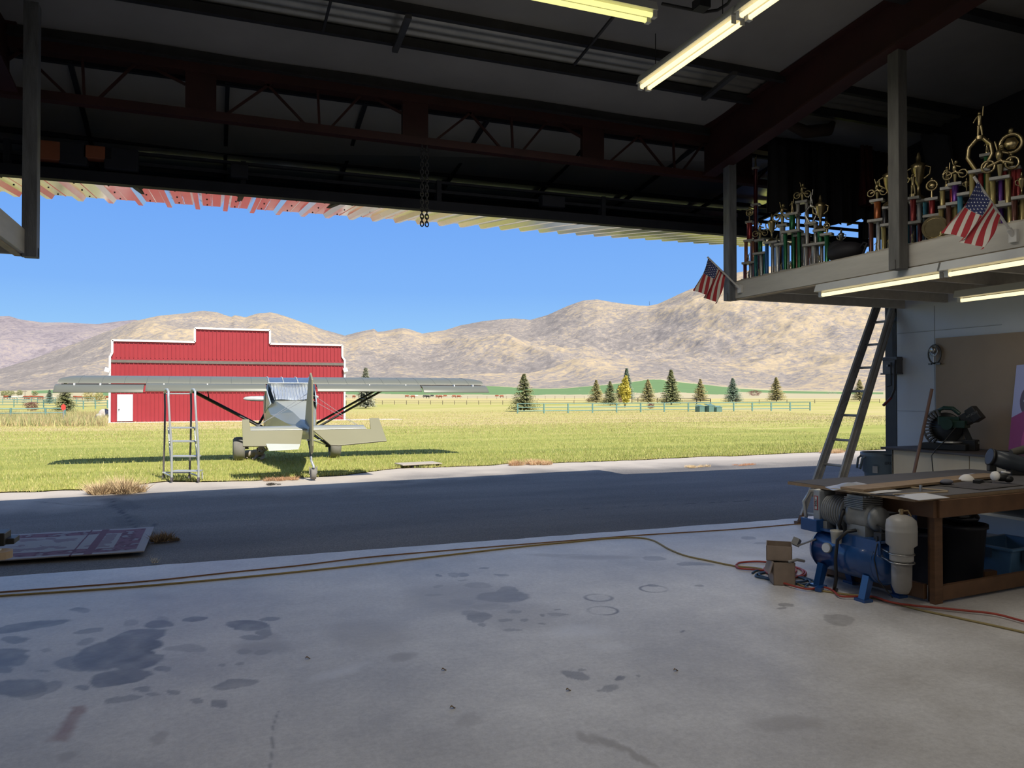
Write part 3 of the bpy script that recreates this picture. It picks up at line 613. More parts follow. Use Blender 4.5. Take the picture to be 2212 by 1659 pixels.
RL = loft('right_loft', 5.45, UR, .5, 7.2, 5.45, 'cream painted loft along the right wall holding the trophies')
LL = loft('left_loft', UL, -1.36, .5, 6.83, -1.36, 'cream painted loft at the far left of the opening')
MPOST = M('weathered_grey_post', (.19, .20, .215), .6, var=.25, scale=5, stretch=(4, 4, .6), bump=.2)
MPOST2 = M('bare_grey_post', (.155, .15, .14), .7, var=.2, scale=5, stretch=(4, 4, .6), bump=.2)
def post(u, v, mat, label):
    m = MB(); m.b2((u - .05, v - .055, ZB - .02), (u + .05, v + .055, zroof(v) - .15)); m.b2((u - .06, v - .02, ZB - .02), (u + .05, v + .02, ZB + .06)); return struct(m.build('hanging_post', mat, bevel=.004), label, 'post')
post(5.40, 7.15, MPOST, 'blue grey post at the outer corner of the right loft')
post(5.36, 4.84, MPOST2, 'grey wooden post on the inner edge of the right loft')
post(-1.31, 6.80, MPOST, 'dark post hanging at the outer corner of the left loft')
# ================================================================ across the lawn
VBARN = 63.8
MBR = M('barn_red_siding', (.34, .030, .038), .45, var=.05, scale=1.2); MWT = M('white_trim', (.85, .85, .83), .5, var=.03); MGAP = M('grey_gasket', (.16, .14, .12), .6)
MCONC = M('pale_concrete', (.62, .58, .52), .8, var=.1, scale=2)
c0 = Pv(237, 914, VBARN); barn = thing('barn', 'large red metal hangar with stepped white trimmed false front', 'building', (Pv(490, 912, VBARN).x, VBARN, -.62))
BL = barn.location
def bq(): b = MB(); b.T = Matrix.Translation(-BL); return b
def BP(px, py, dv=0): return Pv(px, py, VBARN + dv)
xl, xr = BP(238, 900).x, BP(743, 900).x; zb = -.62
z1 = BP(238, 782).z                                     # gasket line
out = [(xl, zb), (xl, BP(238, 769).z), (BP(243, 762).x, BP(243, 762).z), (BP(243, 735).x, BP(243, 735).z), (BP(421, 735).x, BP(421, 735).z + .02), (BP(421, 709).x, BP(421, 709).z), (BP(583, 712).x, BP(583, 712).z), (BP(583, 740).x, BP(243, 735).z), (BP(739, 740).x, BP(243, 735).z), (BP(739, 765).x, BP(243, 762).z), (xr, BP(238, 769).z), (xr, zb)]
zt = out[3][1]; out[4] = (out[4][0], zt); out[6] = (out[6][0], out[5][1])
b = bq(); b.prism([(x, VBARN, z) for x, z in out], (0, .25, 0))
x = xl + .1
def ztop_at(x):
    return out[5][1] if out[5][0] < x < out[6][0] else zt if out[3][0] < x < out[8][0] else out[1][1]
while x < xr - .05:
    for za, zz in ((zb + .12, BP(238, 845).z), (BP(238, 838).z, BP(238, 779).z), (BP(238, 772).z, ztop_at(x) - .1)):
        b.b2((x - .025, VBARN - .06, za), (x + .025, VBARN, zz))
    x += .29
b.build('siding', MBR, barn)
b = bq(); b.prism([(xl + .3, VBARN + .25, zb), (xl + .3, VBARN + .25, zt - 1.2), ((xl + xr) / 2, VBARN + .25, zt - .1), (xr - .3, VBARN + .25, zt - 1.2), (xr - .3, VBARN + .25, zb)], (0, 16, 0)); b.build('hall', MBR, barn)
b = bq(); zg = BP(238, 777).z; zg2 = BP(238, 783).z
b.b2((xl, VBARN - .10, zg2), (xr, VBARN - .02, zg)); b.build('door_hinge_gap', MGAP, barn)
b = bq(); zz = BP(238, 846).z; b.b2((xl + .05, VBARN - .08, zz - .04), (xr - .05, VBARN - .01, zz + .1)); b.build('door_rail', MBR, barn)
b = bq()
def tr(p, q): b.bar((p[0], VBARN - .06, p[1]), (q[0], VBARN - .06, q[1]), .14, .17, up=(0, 1, 0))
for i in range(1, len(out) - 2):
    tr(out[i], out[i + 1])
tr((xl - .03, zb), (xl - .03, out[1][1])); tr((xr + .03, zb), (xr + .03, out[1][1])); b.build('trim', MWT, barn)
b = bq(); p, q = BP(253, 910, -.1), BP(287, 852, -.1); b.b2((p.x, VBARN - .12, p.z), (q.x, VBARN - .04, q.z)); dr = b.build('walk_in_door', M('white_door_paint', (.9, .92, .92), .4, var=.01), barn)
b = bq(); b.ell(BP(257, 884, -.2), .05); b.build('door_knob', MDARK, dr)
for px in (232, 746):
    b = bq(); p = BP(px, 799, -.2); b.box(p, (.34, .25, .32), (0, .3 if px < 400 else -.3, 0)); b.build('wall_lamp', MWT, barn)
b = MB(); b.b2((BP(172, 915).x, VBARN - 1.6, -.72), (xr + 4.5, VBARN + .0, -.575)); tag(b.build('concrete_apron', MCONC), 'pale concrete strip along the foot of the red barn', 'slab')

# ---- boulders beside the barn
for i, (px, py, s) in enumerate([(221, 902, .55), (229, 906, .6), (213, 908, .5), (225, 893, .45), (233, 897, .5)]):
    p = Pd(px, py, 58.5); b = MB(); b.ell((0, 0, 0), (s, s * .8, s * .7), 9, 6, (.3 * i, .2, i))
    for k, v in enumerate(b.v): r = random.Random(k * 7 + i).uniform(.8, 1.12); b.v[k] = (p.x + v[0] * r, p.y + v[1] * r, p.z + v[2] * r)
    lb = ['rearmost of the pale boulders heaped by the left barn corner', 'pale boulder touching the white barn corner trim', 'leftmost low pale boulder near the left barn corner', 'topmost pale boulder of the heap left of the barn', 'small pale boulder tucked against the barn corner'][i]
    tag(b.build('boulder', M('pale_rock', (.62, .55, .48), .9, var=.2)), lb, 'rock', 'boulders beside the barn')

# ---- trees
MN = [M('spruce_needles', (.42, .43, .19), .9, var=.25, scale=2), M('blue_spruce_needles', (.33, .42, .30), .9, var=.2, scale=2), M('golden_spruce_needles', (.60, .52, .22), .9, var=.2, scale=2), M('yellow_poplar_leaves', (.62, .52, .08), .8, var=.15, scale=2), M('grey_willow_leaves', (.5, .5, .36), .9, var=.15), M('red_shrub_leaves', (.24, .085, .075), .9, var=.2)]
MTR = M('tree_bark', (.13, .10, .08), .9)
def conifer_mesh(seed, wr=.40, gaps=.05):
    R = np.random.default_rng(seed); V = []; lev = 30
    for i in range(lev):
        t = i / (lev - 1); z = .07 + .92 * t; rad = wr * (1 - t) ** .85 + .012; nb = int(24 - 12 * t)
        for j in range(nb):
            if R.random() < gaps: continue
            a = R.uniform(0, 2 * PI); L = rad * R.uniform(.65, 1.12); zz = z + R.uniform(-.012, .012)
            for s in range(9):
                f = (s + 1) / 9; x, y = math.cos(a) * L * f, math.sin(a) * L * f; zc = zz - .10 * L * f + .07 * L * f * f
                for _ in range(2):
                    w = .036 * (1.2 - f * .6); aa = a + R.choice([-1, 1]) * R.uniform(.4, 1.4); l = .055 * (1.2 - .5 * f)
                    V += [(x - w * .5 * math.sin(aa), y + w * .5 * math.cos(aa), zc + R.uniform(-.006, .012)), (x + w * .5 * math.sin(aa), y - w * .5 * math.cos(aa), zc), (x + l * math.cos(aa), y + l * math.sin(aa), zc + R.uniform(-.028, .008))]
    return V
def round_mesh(seed, n=1500, rx=.4, z0=.15, col=False):
    R = np.random.default_rng(seed); V = []
    for _ in range(n):
        d = R.normal(size=3); d /= np.linalg.norm(d); r = R.uniform(.55, 1) * (1 + .25 * math.sin(3 * d[0] + 5 * d[2] + seed) )
        if col: c = np.array([d[0] * rx * r * (1 - .5 * max(0, d[2])), d[1] * rx * r * (1 - .5 * max(0, d[2])), .55 + d[2] * .45 * min(1, r)])
        else: c = np.array([d[0] * rx * r, d[1] * rx * r, z0 + (1 - z0) * .5 + d[2] * (1 - z0) * .5 * min(1.05, r)])
        for k in range(3): V.append(tuple(c + R.normal(size=3) * .028))
    return V
CM = {}
def tree(name, label, px, yt, yb, kind='spruce', mat=0, seed=0, dep=None, wr=.44, group='trees beyond the lawn', cat='tree'):
    p = Pg(px, yb) if dep is None else Pd(px, yb, dep); 
    D = p.dot(Vector((_sy, _cy, 0))); h = (yb - yt) / F * D
    r = thing(name, label, cat, p, random.uniform(0, 6), group)
    key = (kind, seed, wr)
    if key not in CM:
        V = conifer_mesh(seed, wr) if kind == 'spruce' else round_mesh(seed, 1500, wr, .12, kind == 'column')
        me = bpy.data.meshes.new('foliage'); me.from_pydata(V, [], [(i, i + 1, i + 2) for i in range(0, len(V), 3)]); CM[key] = me
    me = CM[key].copy(); me.materials.append(MN[mat]); o = bpy.data.objects.new('foliage', me); COL.objects.link(o); o.parent = r; o.scale = (h, h, h)
    if kind != 'bush':
        b = MB(); b.tube([(0, 0, -.05), (0, 0, h * .3), (0, 0, h * .93)], [h * .022, h * .016, h * .003], 7); b.build('trunk', MTR, r)
    return r
tree('spruce_tree', 'broad green spruce at the left end of the green pipe fence', 1132, 808, 889, seed=1, mat=0)
tree('spruce_tree', 'slim spruce beyond the fence, left of the small cluster', 1288, 821, 870, seed=2, mat=2)
tree('spruce_tree', 'middle spruce of the small cluster left of the yellow poplar', 1318, 824, 876, seed=3, mat=0)
tree('spruce_tree', 'short spruce directly left of the yellow poplar', 1337, 832, 866, seed=4, mat=2)
tree('spruce_tree', 'tall blue spruce standing behind the yellow poplar', 1354, 796, 864.5, seed=5, mat=1, wr=.24)
tree('poplar_tree', 'narrow bright yellow poplar in front of a blue spruce', 1350, 808, 880, 'column', 3, 6, wr=.15)
tree('spruce_tree', 'small spruce right of the yellow poplar by dark corral rails', 1400, 820, 870, seed=7, mat=2)
tree('spruce_tree', 'widest tall spruce behind the middle of the green pipe fence', 1450, 799, 874, seed=8, mat=0, wr=.34)
tree('spruce_tree', 'small golden spruce above the green utility boxes', 1513, 819, 867, seed=9, mat=2)
tree('spruce_tree', 'blue green spruce near the right end of the pipe fence', 1583, 817, 870, seed=10, mat=1)
tree('spruce_tree', 'isolated golden spruce between pipe fence and leaning ladder', 1677, 815, 867, seed=11, mat=2)
tree('spruce_tree', 'faint golden spruce seen between the rails of the leaning ladder', 1857, 820, 866, seed=12, mat=2)
tree('spruce_tree', 'pale spruce behind the right wing next to the barn', 790, 795, 882, seed=13, mat=4, wr=.26)
tree('spruce_tree', 'large pale spruce below the left wing tip', 141, 826, 892, seed=14, mat=0, wr=.42)
tree('spruce_tree', 'small dark spruce left of the large one under the wing tip', 107, 842, 872, seed=15, mat=1)
tree('poplar_tree', 'pale yellow sapling fence side near the barn left wall', 190, 843, 868, 'round', 2, 16)
tree('deciduous_tree', 'pale yellow round tree touching the barn left edge', 214, 846, 872, 'round', 2, 17, wr=.45)
for i, (px, yt, yb, lb) in enumerate([(8, 843, 858, 'leftmost tiny dark tree far across the pasture'), (19, 843, 860, 'second tiny far tree from the left frame edge'), (27, 844, 857, 'third tiny far tree from the left frame edge'), (42, 842, 858, 'round tiny far tree left of the utility pole'), (76, 844, 858, 'lone tiny far tree right of the utility pole')]):
    tree('distant_tree', lb, px, yt, yb, 'round', 0, 20 + i, wr=.42, group='tiny far trees at the left')
for i, (px, yt, yb, lb, mt, wr_) in enumerate([(1002, 844, 856, 'small pale bush on the green field right of the wing tip', 4, .7), (1252, 841, 855, 'round grey bush standing on the green field', 4, .6), (1630, 842, 858, 'purple grey thicket far beyond the pipe fence', 5, .9), (1378, 849, 858, 'dim low thicket behind the yellow poplar', 4, 1.), (1797, 846, 856, 'faint low thicket left of the leaning ladder', 4, 1.1)]):
    tree('bush', lb, px, yt, yb, 'bush', mt, 30 + i, wr=wr_, group='bushes in the far pasture', cat='bush')
for i, (px, yt, yb, lb) in enumerate([(1273, 859, 870, 'red shrub left of the spruce cluster'), (1308, 860, 870, 'red shrub between two cluster spruces'), (1340, 860, 872, 'red shrub at the foot of the yellow poplar'), (1406, 870, 884, 'red shrub behind the middle fence rails'), (68, 866, 890, 'brownish red shrub behind the left green fence'), (52, 864, 874, 'low green brown shrub behind the far left rails')]):
    tree('shrub', lb, px, yt, yb, 'bush', 5 if i < 5 else 4, 40 + i, wr=.6, group='shrubs by the fences', cat='shrub')

# ---- fences
MPIPE = M('green_fence_pipe', (.16, .30, .26), .5, var=.1); MPD = M('dark_fence_rail', (.07, .05, .045), .7); MWOODF = M('weathered_fence_wood', (.33, .26, .17), .8)
def fence(name, label, pts, ht, rails, mat, r=.045, pr=.06, square=False):
    P = [Pg(x, y) for x, y in pts]; o = thing(name, label, 'fence', P[0])
    def q(): b = MB(); b.T = Matrix.Translation(-P[0]); return b
    for p in P: b = q(); b.cyl(p + Vector((0, 0, -.1)), p + Vector((0, 0, ht + .04)), pr, n=8); b.build('post', mat, o)
    for z in rails: b = q(); b.tube([p + Vector((0, 0, z)) for p in P], r, 6); b.build('rail', mat, o)
    return o
fence('pipe_fence', 'long green three rail pipe fence across the far lawn', [(x, 893.5 - (x - 1118) * .0105) for x in (1118, 1175, 1227, 1280, 1332, 1384, 1435, 1487, 1535, 1585, 1625, 1666, 1707, 1750)], 1.05, [.28, .66, 1.05], MPIPE, .05, .09)
fence('pipe_fence', 'nearest green pipe fence at the far left of the lawn', [(-130, 911), (-54, 910.5), (23, 910), (98, 908.5), (140, 908)], .98, [.25, .62, .96], MPIPE, .045, .08)
fence('pipe_fence', 'second row of green pipe fence left of the barn', [(-60, 880), (-10, 880), (30, 880), (94, 881), (142, 883), (180, 884), (206, 883), (232, 882)], 1.15, [.4, .8, 1.15], MPIPE, .05, .08)
fence('pipe_fence', 'third row of faint green pipe fence far left', [(-40, 872), (6, 873), (37, 872), (68, 872), (81, 872), (120, 873), (165, 873), (205, 873)], 1.3, [.5, .9, 1.3], MPIPE, .05, .07)
fence('rail_fence', 'dark corral rails behind the yellow poplar', [(1365, 870), (1378, 869), (1402, 869), (1420, 870), (1440, 872), (1470, 872), (1505, 873), (1535, 874)], 1.1, [.4, .75, 1.1], MPD, .06, .09)
fence('rail_fence', 'thin dark wire fence between the barn and pipe fence', [(x, 874) for x in range(748, 1120, 26)] + [(1160, 873.5), (1240, 873), (1330, 872)], .75, [.35, .72], MPD, .025, .05)
fence('rail_fence', 'faint wooden post fence along the tan pasture', [(x, 862.5) for x in range(1010, 1280, 21)], 1.2, [.5, 1.1], MWOODF, .03, .09)
fence('rail_fence', 'low dark rails right of the spruce row', [(1590, 872), (1640, 871.5), (1700, 871), (1760, 871), (1830, 870.5), (1900, 870)], .8, [.4, .78], MPD, .03, .06)
# ---- green utility boxes
MUT = M('utility_green', (.13, .23, .19), .5)
for px, w, hh, lb in [(1512, .75, .85, 'left pad mounted green utility box behind the pipe fence'), (1533, .85, .95, 'middle green utility box behind the pipe fence'), (1549, .8, .7, 'right lower green utility box behind the pipe fence')]:
    p = Pg(px, 890); u_ = thing('utility_box', lb, 'utility box', p, .1, 'green utility boxes')
    b = MB(); b.b2((-w / 2, -.4, 0), (w / 2, .4, hh * .75)); b.prism([(-w / 2 - .03, -.43, hh * .75), (w / 2 + .03, -.43, hh * .75), (w / 2 + .03, .43, hh * .95), (-w / 2 - .03, .43, hh * .95)], (0, 0, .05)); b.build('cabinet', MUT, u_)
    b = MB(); b.b2((-w / 2 - .1, -.5, -.05), (w / 2 + .1, .5, .0)); b.build('pad', MCONC, u_)
# ---- small marker post with a red sign, utility pole
p = Pg(137, 916); mk = thing('marker_post', 'thin post with a small red sign beside the left fence', 'sign post', p)
b = MB(); b.cyl((0, 0, -.1), (0, 0, 1.35), .03); b.build('pole', M('galvanised_pole', (.5, .5, .5), .4, .5), mk)
b = MB(); b.prism([(-.14, -.04, 1.05), (0, -.04, .95), (.14, -.04, 1.05), (.14, -.04, 1.3), (0, -.04, 1.42), (-.14, -.04, 1.3)], (0, .02, 0)); b.build('red_sign', M('red_sign_paint', (.8, .07, .05), .5), mk)
p = Pg(54, 859); up_ = thing('utility_pole', 'tiny wooden utility pole among the far left trees', 'pole', p)
b = MB(); b.cyl((0, 0, 0), (0, 0, 3.6), .12, .09); b.build('pole', MTR, up_); b = MB(); b.b2((-.9, -.06, 3.2), (.9, .06, 3.35)); b.build('crossarm', MTR, up_)
# small mast on the ridge
p = Pd(1403, 659, 1850); b = MB(); b.cyl(p, p + Vector((0, 0, 9)), .5, .3); tag(b.build('antenna_mast', MDARK), 'tiny dark mast on the saddle of the right ridge', 'mast')
# ---- cattle
def cow_mesh():
    b = MB(); 
    b.loft([[(x, math.cos(a) * w, z + math.sin(a) * h) for a in np.linspace(0, 2 * PI, 10, False)] for x, w, h, z in [(-.95, .08, .10, 1.1), (-.85, .25, .30, 1.05), (-.4, .33, .38, 1.0), (.1, .34, .40, .98), (.55, .27, .36, 1.02), (.8, .16, .24, 1.1), (1.0, .12, .16, .98), (1.15, .13, .15, .80), (1.35, .08, .09, .58), (1.4, .05, .05, .52)]])
    for x in (-.75, .55):
        for y in (-.17, .17): b.tube([(x, y, .85), (x + .02, y, .45), (x - .01, y, .0)], [.13, .07, .06], 7)
    b.tube([(-.95, 0, 1.15), (-1.02, 0, .8), (-1.0, 0, .45)], [.03, .02, .04], 5)
    for y in (-.15, .15): b.ell((1.1, y, .92), (.04, .10, .04), 6, 4)
    return b
MC = [M('cow_hide_rust', (.30, .075, .03), .8), M('cow_hide_black', (.02, .02, .022), .7), M('cow_hide_cream', (.72, .64, .52), .8)]
cows = [cow_mesh().build('cow', m) for m in MC]
for c in cows: tag(c, '', 'cow', 'cattle grazing across the far pasture')
cl = [(14, 0), (24, 1), (32, 2), (44, 2), (55, 0), (61, 0), (68, 0), (76, 0), (90, 0), (112, 2), (163, 0), (171, 0), (180, 2), (190, 0), (197, 1), (204, 1), (230, 0), (765, 0), (778, 0), (880, 0), (891, 0), (900, 2), (917, 1), (925, 1), (934, 1), (944, 0), (952, 0), (962, 0), (980, 0), (992, 0), (1074, 0), (1083, 0), (745, 1)]
side = lambda px: 'left of the barn' if px < 240 else 'right of the barn under the wing'
used = set(); hides = ['rust brown', 'black', 'cream']
cnt = {}
for i, (px, k) in enumerate(cl):
    yb = (862 + (i % 3) * 1.3) if px < 300 else 858.6 + (i % 3) * 1.1; p = Pg(px, yb)
    if k in used: o = cows[k].copy(); COL.objects.link(o)
    else: o = cows[k]; used.add(k)
    o.location = p; o.rotation_euler = (0, 0, -YAW + random.choice([0, PI, .5, -.4, PI + .5, 1.2])); g = (k, px < 300); cnt[g] = cnt.get(g, 0) + 1
    o['label'] = '%s grazing cow in the far herd %s' % (hides[k], side(px)); o['group'] = '%s cattle %s' % (hides[k], side(px))

# ---- dry weeds, tufts
def tuft(name, label, px, py, w, h, n, mats, cat='weed', spread=1.0, base_flat=.35):
    c = Pz(px, py, 0); o = thing(name, label, cat, c); V = []; 
    R = np.random.default_rng(int(px)); 
    a = R.uniform(0, 2 * PI, n); r = w * R.random(n) ** .8 * .8; x = np.cos(a) * r; y = np.sin(a) * r * base_flat
    la = a + R.normal(0, .9, n); ln = h * R.uniform(.4, 1.1, n) * (1 - .5 * (r / w)); l = ln * R.uniform(.1, 1., n) * spread
    x2 = x + np.cos(la) * l; y2 = y + np.sin(la) * l; wd = .004
    nc = 9; ci = R.integers(0, nc, n); cx = R.uniform(-.7, .7, nc)[ci] * w; cy = R.uniform(-.7, .7, nc)[ci] * w * base_flat; x = cx + x * .28; y = cy + y * .28; x2 = x + np.cos(la) * l * .9; y2 = y + np.sin(la) * l * .9; ln = ln * R.uniform(.6, 1.15, nc)[ci]
    V = np.stack([np.stack([x - wd, y, x * 0 - .01], 1), np.stack([x + wd, y + .003, x * 0 - .01], 1), np.stack([x2, y2, ln], 1)], 1).reshape(-1, 3)
    m = npmesh('stems', V, np.arange(3 * n).reshape(-1, 3), mats, False, R.integers(0, len(mats), n), o)
    m['kind'] = 'stuff'
    return o
MST = M('dry_straw', (.72, .55, .32), .8, var=.15, scale=3); MST2 = M('dry_tan', (.48, .33, .19), .8, var=.15); MRU = M('dry_rust_leaf', (.50, .25, .13), .8, var=.2)
tuft('dry_weed', 'large straw coloured weed clump on the taxiway edge beside the rolling ladder', 247, 1064, .55, .32, 2000, [MST, MST, MST2], spread=1.4)
tuft('dry_weed', 'rusty dry weed patch beneath the tail of the airplane', 608, 1036, .40, .07, 900, [MRU, MST2], spread=2)
tuft('dry_weed', 'dark wiry weed just below the rusty patch at the shadow edge', 592, 1046, .16, .05, 260, [M('dark_weed', (.08, .07, .06), .9)], spread=2)
tuft('dry_weed', 'tan weed clump at the lawn edge right of the drain slab', 1143, 1003, .60, .16, 1800, [MST, MRU], spread=1.3)
tuft('dry_weed', 'small straw weed on the sunlit taxiway strip', 1507, 1008, .42, .06, 700, [MST], spread=1.4)
tuft('dry_weed', 'flat reddish weed patch right of the small straw weed', 1620, 1003, .5, .025, 500, [MRU], spread=1.4)
tuft('dry_weed', 'rusty weed at the lawn edge left of the leaning ladder', 1800, 977, .7, .14, 1500, [MRU, MST], spread=1.3)
tuft('dry_weed', 'brown dead weed at the far corner of the faded rug', 352, 1168, .15, .11, 700, [MST2, M('dead_brown', (.16, .12, .09), .9)], spread=1.3)
tuft('dry_weed', 'tiny flattened weed trailing right of the rug weed', 377, 1166, .13, .02, 260, [M('dead_brown')], spread=1.5)
tuft('dry_weed', 'single pale dry stalk in front of the rug corner', 335, 1214, .03, .10, 26, [M('pale_stalk', (.7, .66, .6), .8)], spread=1)
# ---- drain slab
p = Pz(920, 1000, .1); b = MB(); b.T = Matrix.Translation((p.x, p.y, 0)) @ Matrix.Rotation(.05, 4, 'Z')
b.b2((-.40, -.25, .05), (.42, .25, .095)); b.build('x', MCONC) if False else None
sl = thing('drain_cover', 'flat concrete slab over a dark hole at the lawn edge', 'slab', (p.x, p.y + .2, 0), .12); b = MB(); b.b2((-.47, -.02, .045), (.42, .5, .065)); b.build('slab', M('weathered_slab', (.42, .37, .30), .9, var=.1), sl, bevel=.006)
b = MB(); b.b2((-.26, 0.01, -.01), (.39, .45, .045)); b.build('dark_opening', M('void_black', (.01, .01, .01), 1), sl)
# ================================================================ light aircraft
MOL = M('olive_grey_paint', (.145, .15, .12), .42, .1, var=.03, scale=2); MOG = M('khaki_fabric_paint', (.215, .205, .125), .45, .0, var=.03, scale=2)
MGLB = M('blue_tinted_glazing', (.10, .15, .25), .1, .2); MPALE = M('pale_tab_aluminium', (.58, .60, .52), .35, .4, var=.03)
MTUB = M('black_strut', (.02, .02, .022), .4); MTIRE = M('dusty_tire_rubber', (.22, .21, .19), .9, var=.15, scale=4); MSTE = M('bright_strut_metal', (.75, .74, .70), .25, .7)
MFU = M('light_olive_paint', (.31, .315, .26), .28, .1, var=.03, scale=2)
pl = thing('airplane', 'olive high wing taildragger airplane parked on the lawn edge facing away', 'airplane', (1.65, 18.7, 0))
main = [(.68, 1.845), (.66, 1.875), (.58, 1.915), (.40, 1.945), (.15, 1.935), (-.1, 1.89), (-.42, 1.775), (-.42, 1.762), (-.1, 1.775), (.3, 1.785), (.55, 1.80)]
def msec(x, k=1.0, dz=0):
    "k shrinks the leading edge towards the trailing edge"
    return [(x, -.42 + (y + .42) * k, 1.77 + (z - 1.77) * (.35 + .65 * k) + dz) for y, z in main]
for s in (-1, 1):
    nm = []
    secs = [msec(s * x, k) for x, k in [(.50, 1), (2.0, 1), (3.4, 1), (4.25, 1), (4.42, .93), (4.55, .78), (4.64, .5), (4.67, .3)]]
    b = MB(); b.loft(secs); w = b.build('wing', MOL, pl)
    b = MB()
    for x in np.arange(.85, 4.3, .43):                      # rib tapes
        sec = [p for p in msec(s * x)[2:7]]; b.tube([(p[0], p[1], p[2] + .001) for p in sec], .004, 4)
    b.build('rib_tapes', MOL, w)
    for nm_, xa, xb, dz in (('flap', .56, 3.00, 0.0), ('aileron', 3.04, 4.70, -.012)):
        fs = [(-.425, 1.768), (-.50, 1.757), (-.60, 1.735), (-.80, 1.60), (-.795, 1.59), (-.60, 1.69), (-.425, 1.72)]
        b = MB(); b.loft([[(s * x, y - (.015 if nm_ == 'aileron' else 0), z + dz * (1 + 1) ) for y, z in fs] for x in (xa, xb - .05)] + [[(s * xb, -.5 + (y + .5) * .9, z + dz * 2) for y, z in fs]]); b.build(nm_, MOL, pl)
        b = MB()
        for x in ((xa + xb) / 2, xb - .35): b.b2((s * x - .012, -.56, 1.70), (s * x + .012, -.40, 1.765))
        b.build(nm_ + '_hinge', MWT, pl)
    b = MB(); b.b2((s * .56 if s > 0 else -4.6, -.445, 1.725), (4.6 if s > 0 else -.56, -.425, 1.755)); b.build('gap_shade_strip', MTUB, pl)  # black strip standing in for the shade between wing and flaps
    # lift struts and jury strut
    b = MB(); b.tube([(s * .46, .45, .70), (s * 2.42, .38, 1.80)], .026, 8); b.build('lift_strut', MTUB, pl)
    b = MB(); b.tube([(s * .46, -.35, .68), (s * 2.42, -.25, 1.78)], .026, 8); b.build('lift_strut', MTUB, pl)
    b = MB(); b.tube([(s * 1.75, .42, 1.43), (s * 1.80, .40, 1.80)], .010, 6); b.tube([(s * 1.75, -.28, 1.41), (s * 1.80, -.2, 1.78)], .010, 6); b.tube([(s * 1.75, .42, 1.42), (s * 1.75, -.28, 1.41)], .010, 6); b.build('jury_strut', MTUB, pl)
    # main gear
    wx_, wy_ = s * 1.10, .32; R = .275
    g = MB()
    prof = [(R * .50, -.115), (R * .78, -.13), (R * .93, -.105), (R, -.05), (R, .05), (R * .93, .105), (R * .78, .13), (R * .50, .115)]
    g.lathe(prof, (wx_, wy_, R - .01), (1, 0, 0), 28, caps=False); tr_ = g.build('main_wheel', MTIRE, pl)
    g = MB(); g.lathe([(.02, -.06), (R * .5, -.10), (R * .52, 0), (R * .5, .10), (.02, .06)], (wx_, wy_, R - .01), (1, 0, 0), 18); g.build('rim', MSTE, tr_)
    g = MB()
    g.tube([(s * .40, .62, 1.28), (wx_ - s * .16, wy_, R)], .03, 8)
    g.tube([(s * .40, .75, .74), (wx_ - s * .12, wy_, R)], .022, 8); g.tube([(s * .40, -.25, .66), (wx_ - s * .12, wy_, R)], .022, 8)
    g.tube([(wx_ - s * .22, wy_, R), (wx_ + s * .12, wy_, R)], .025, 8); g.build('gear_leg', MTUB, pl)
    g = MB(); g.tube([(0, .3, .55), (s * .55, .3, .44)], .022, 8); g.tube([(s * .5, .3, .45), (wx_ - s * .2, wy_, R + .03)], .014, 8); g.build('axle_strut', MSTE, pl)
# cabin top between the wings
b = MB(); b.loft([[(x, y, z) for y, z in [(.60, 1.87), (.35, 1.93), (.0, 1.915), (-.42, 1.79), (-.42, 1.74), (.55, 1.78)]] for x in (-.50, .50)]); b.build('skylight', MGLB, pl)
b = MB()
for x in (-.48, -.16, .16, .48): b.tube([(x, .35, 1.94), (x, 0, 1.925), (x, -.43, 1.79)], .014, 6)
b.tube([(-.5, -.44, 1.785), (.5, -.44, 1.785)], .016, 6); b.build('skylight_frame', MPALE, pl)
# fuselage
def fs(y, w, zt, zb_, sh=.62, tw=.62): 
    zs = zb_ + (zt - zb_) * sh
    return [(-w / 2 * tw, y, zt), (w / 2 * tw, y, zt), (w / 2, y, zs), (w / 2, y, zb_ + .10), (w / 2 * .75, y, zb_), (-w / 2 * .75, y, zb_), (-w / 2, y, zb_ + .10), (-w / 2, y, zs)]
b = MB(); b.loft([fs(y, w, zt_, zb_, sh, tw) for y, w, zt_, zb_, sh, tw in [(2.05, .50, 1.52, 1.05, .5, .6), (1.75, .80, 1.56, .88, .6, .6), (1.0, 1.0, 1.60, .74, .7, .7), (.62, 1.08, 1.62, .66, .85, .9), (-.45, 1.10, 1.40, .60, .9, .9), (-1.1, .98, 1.395, .60, .62, .80), (-2.6, .58, 1.17, .64, .6, .5), (-4.1, .14, .95, .70, .6, .5), (-4.24, .06, .93, .72, .6, .5)]], smooth=False)
b.build('fuselage', MFU, pl)
b = MB(); b.loft([fs(.62, 1.08, 1.88, 1.45, .9, .95), fs(-.45, 1.08, 1.78, 1.35, .9, .92)], smooth=False); b.build('cabin', MGLB, pl)
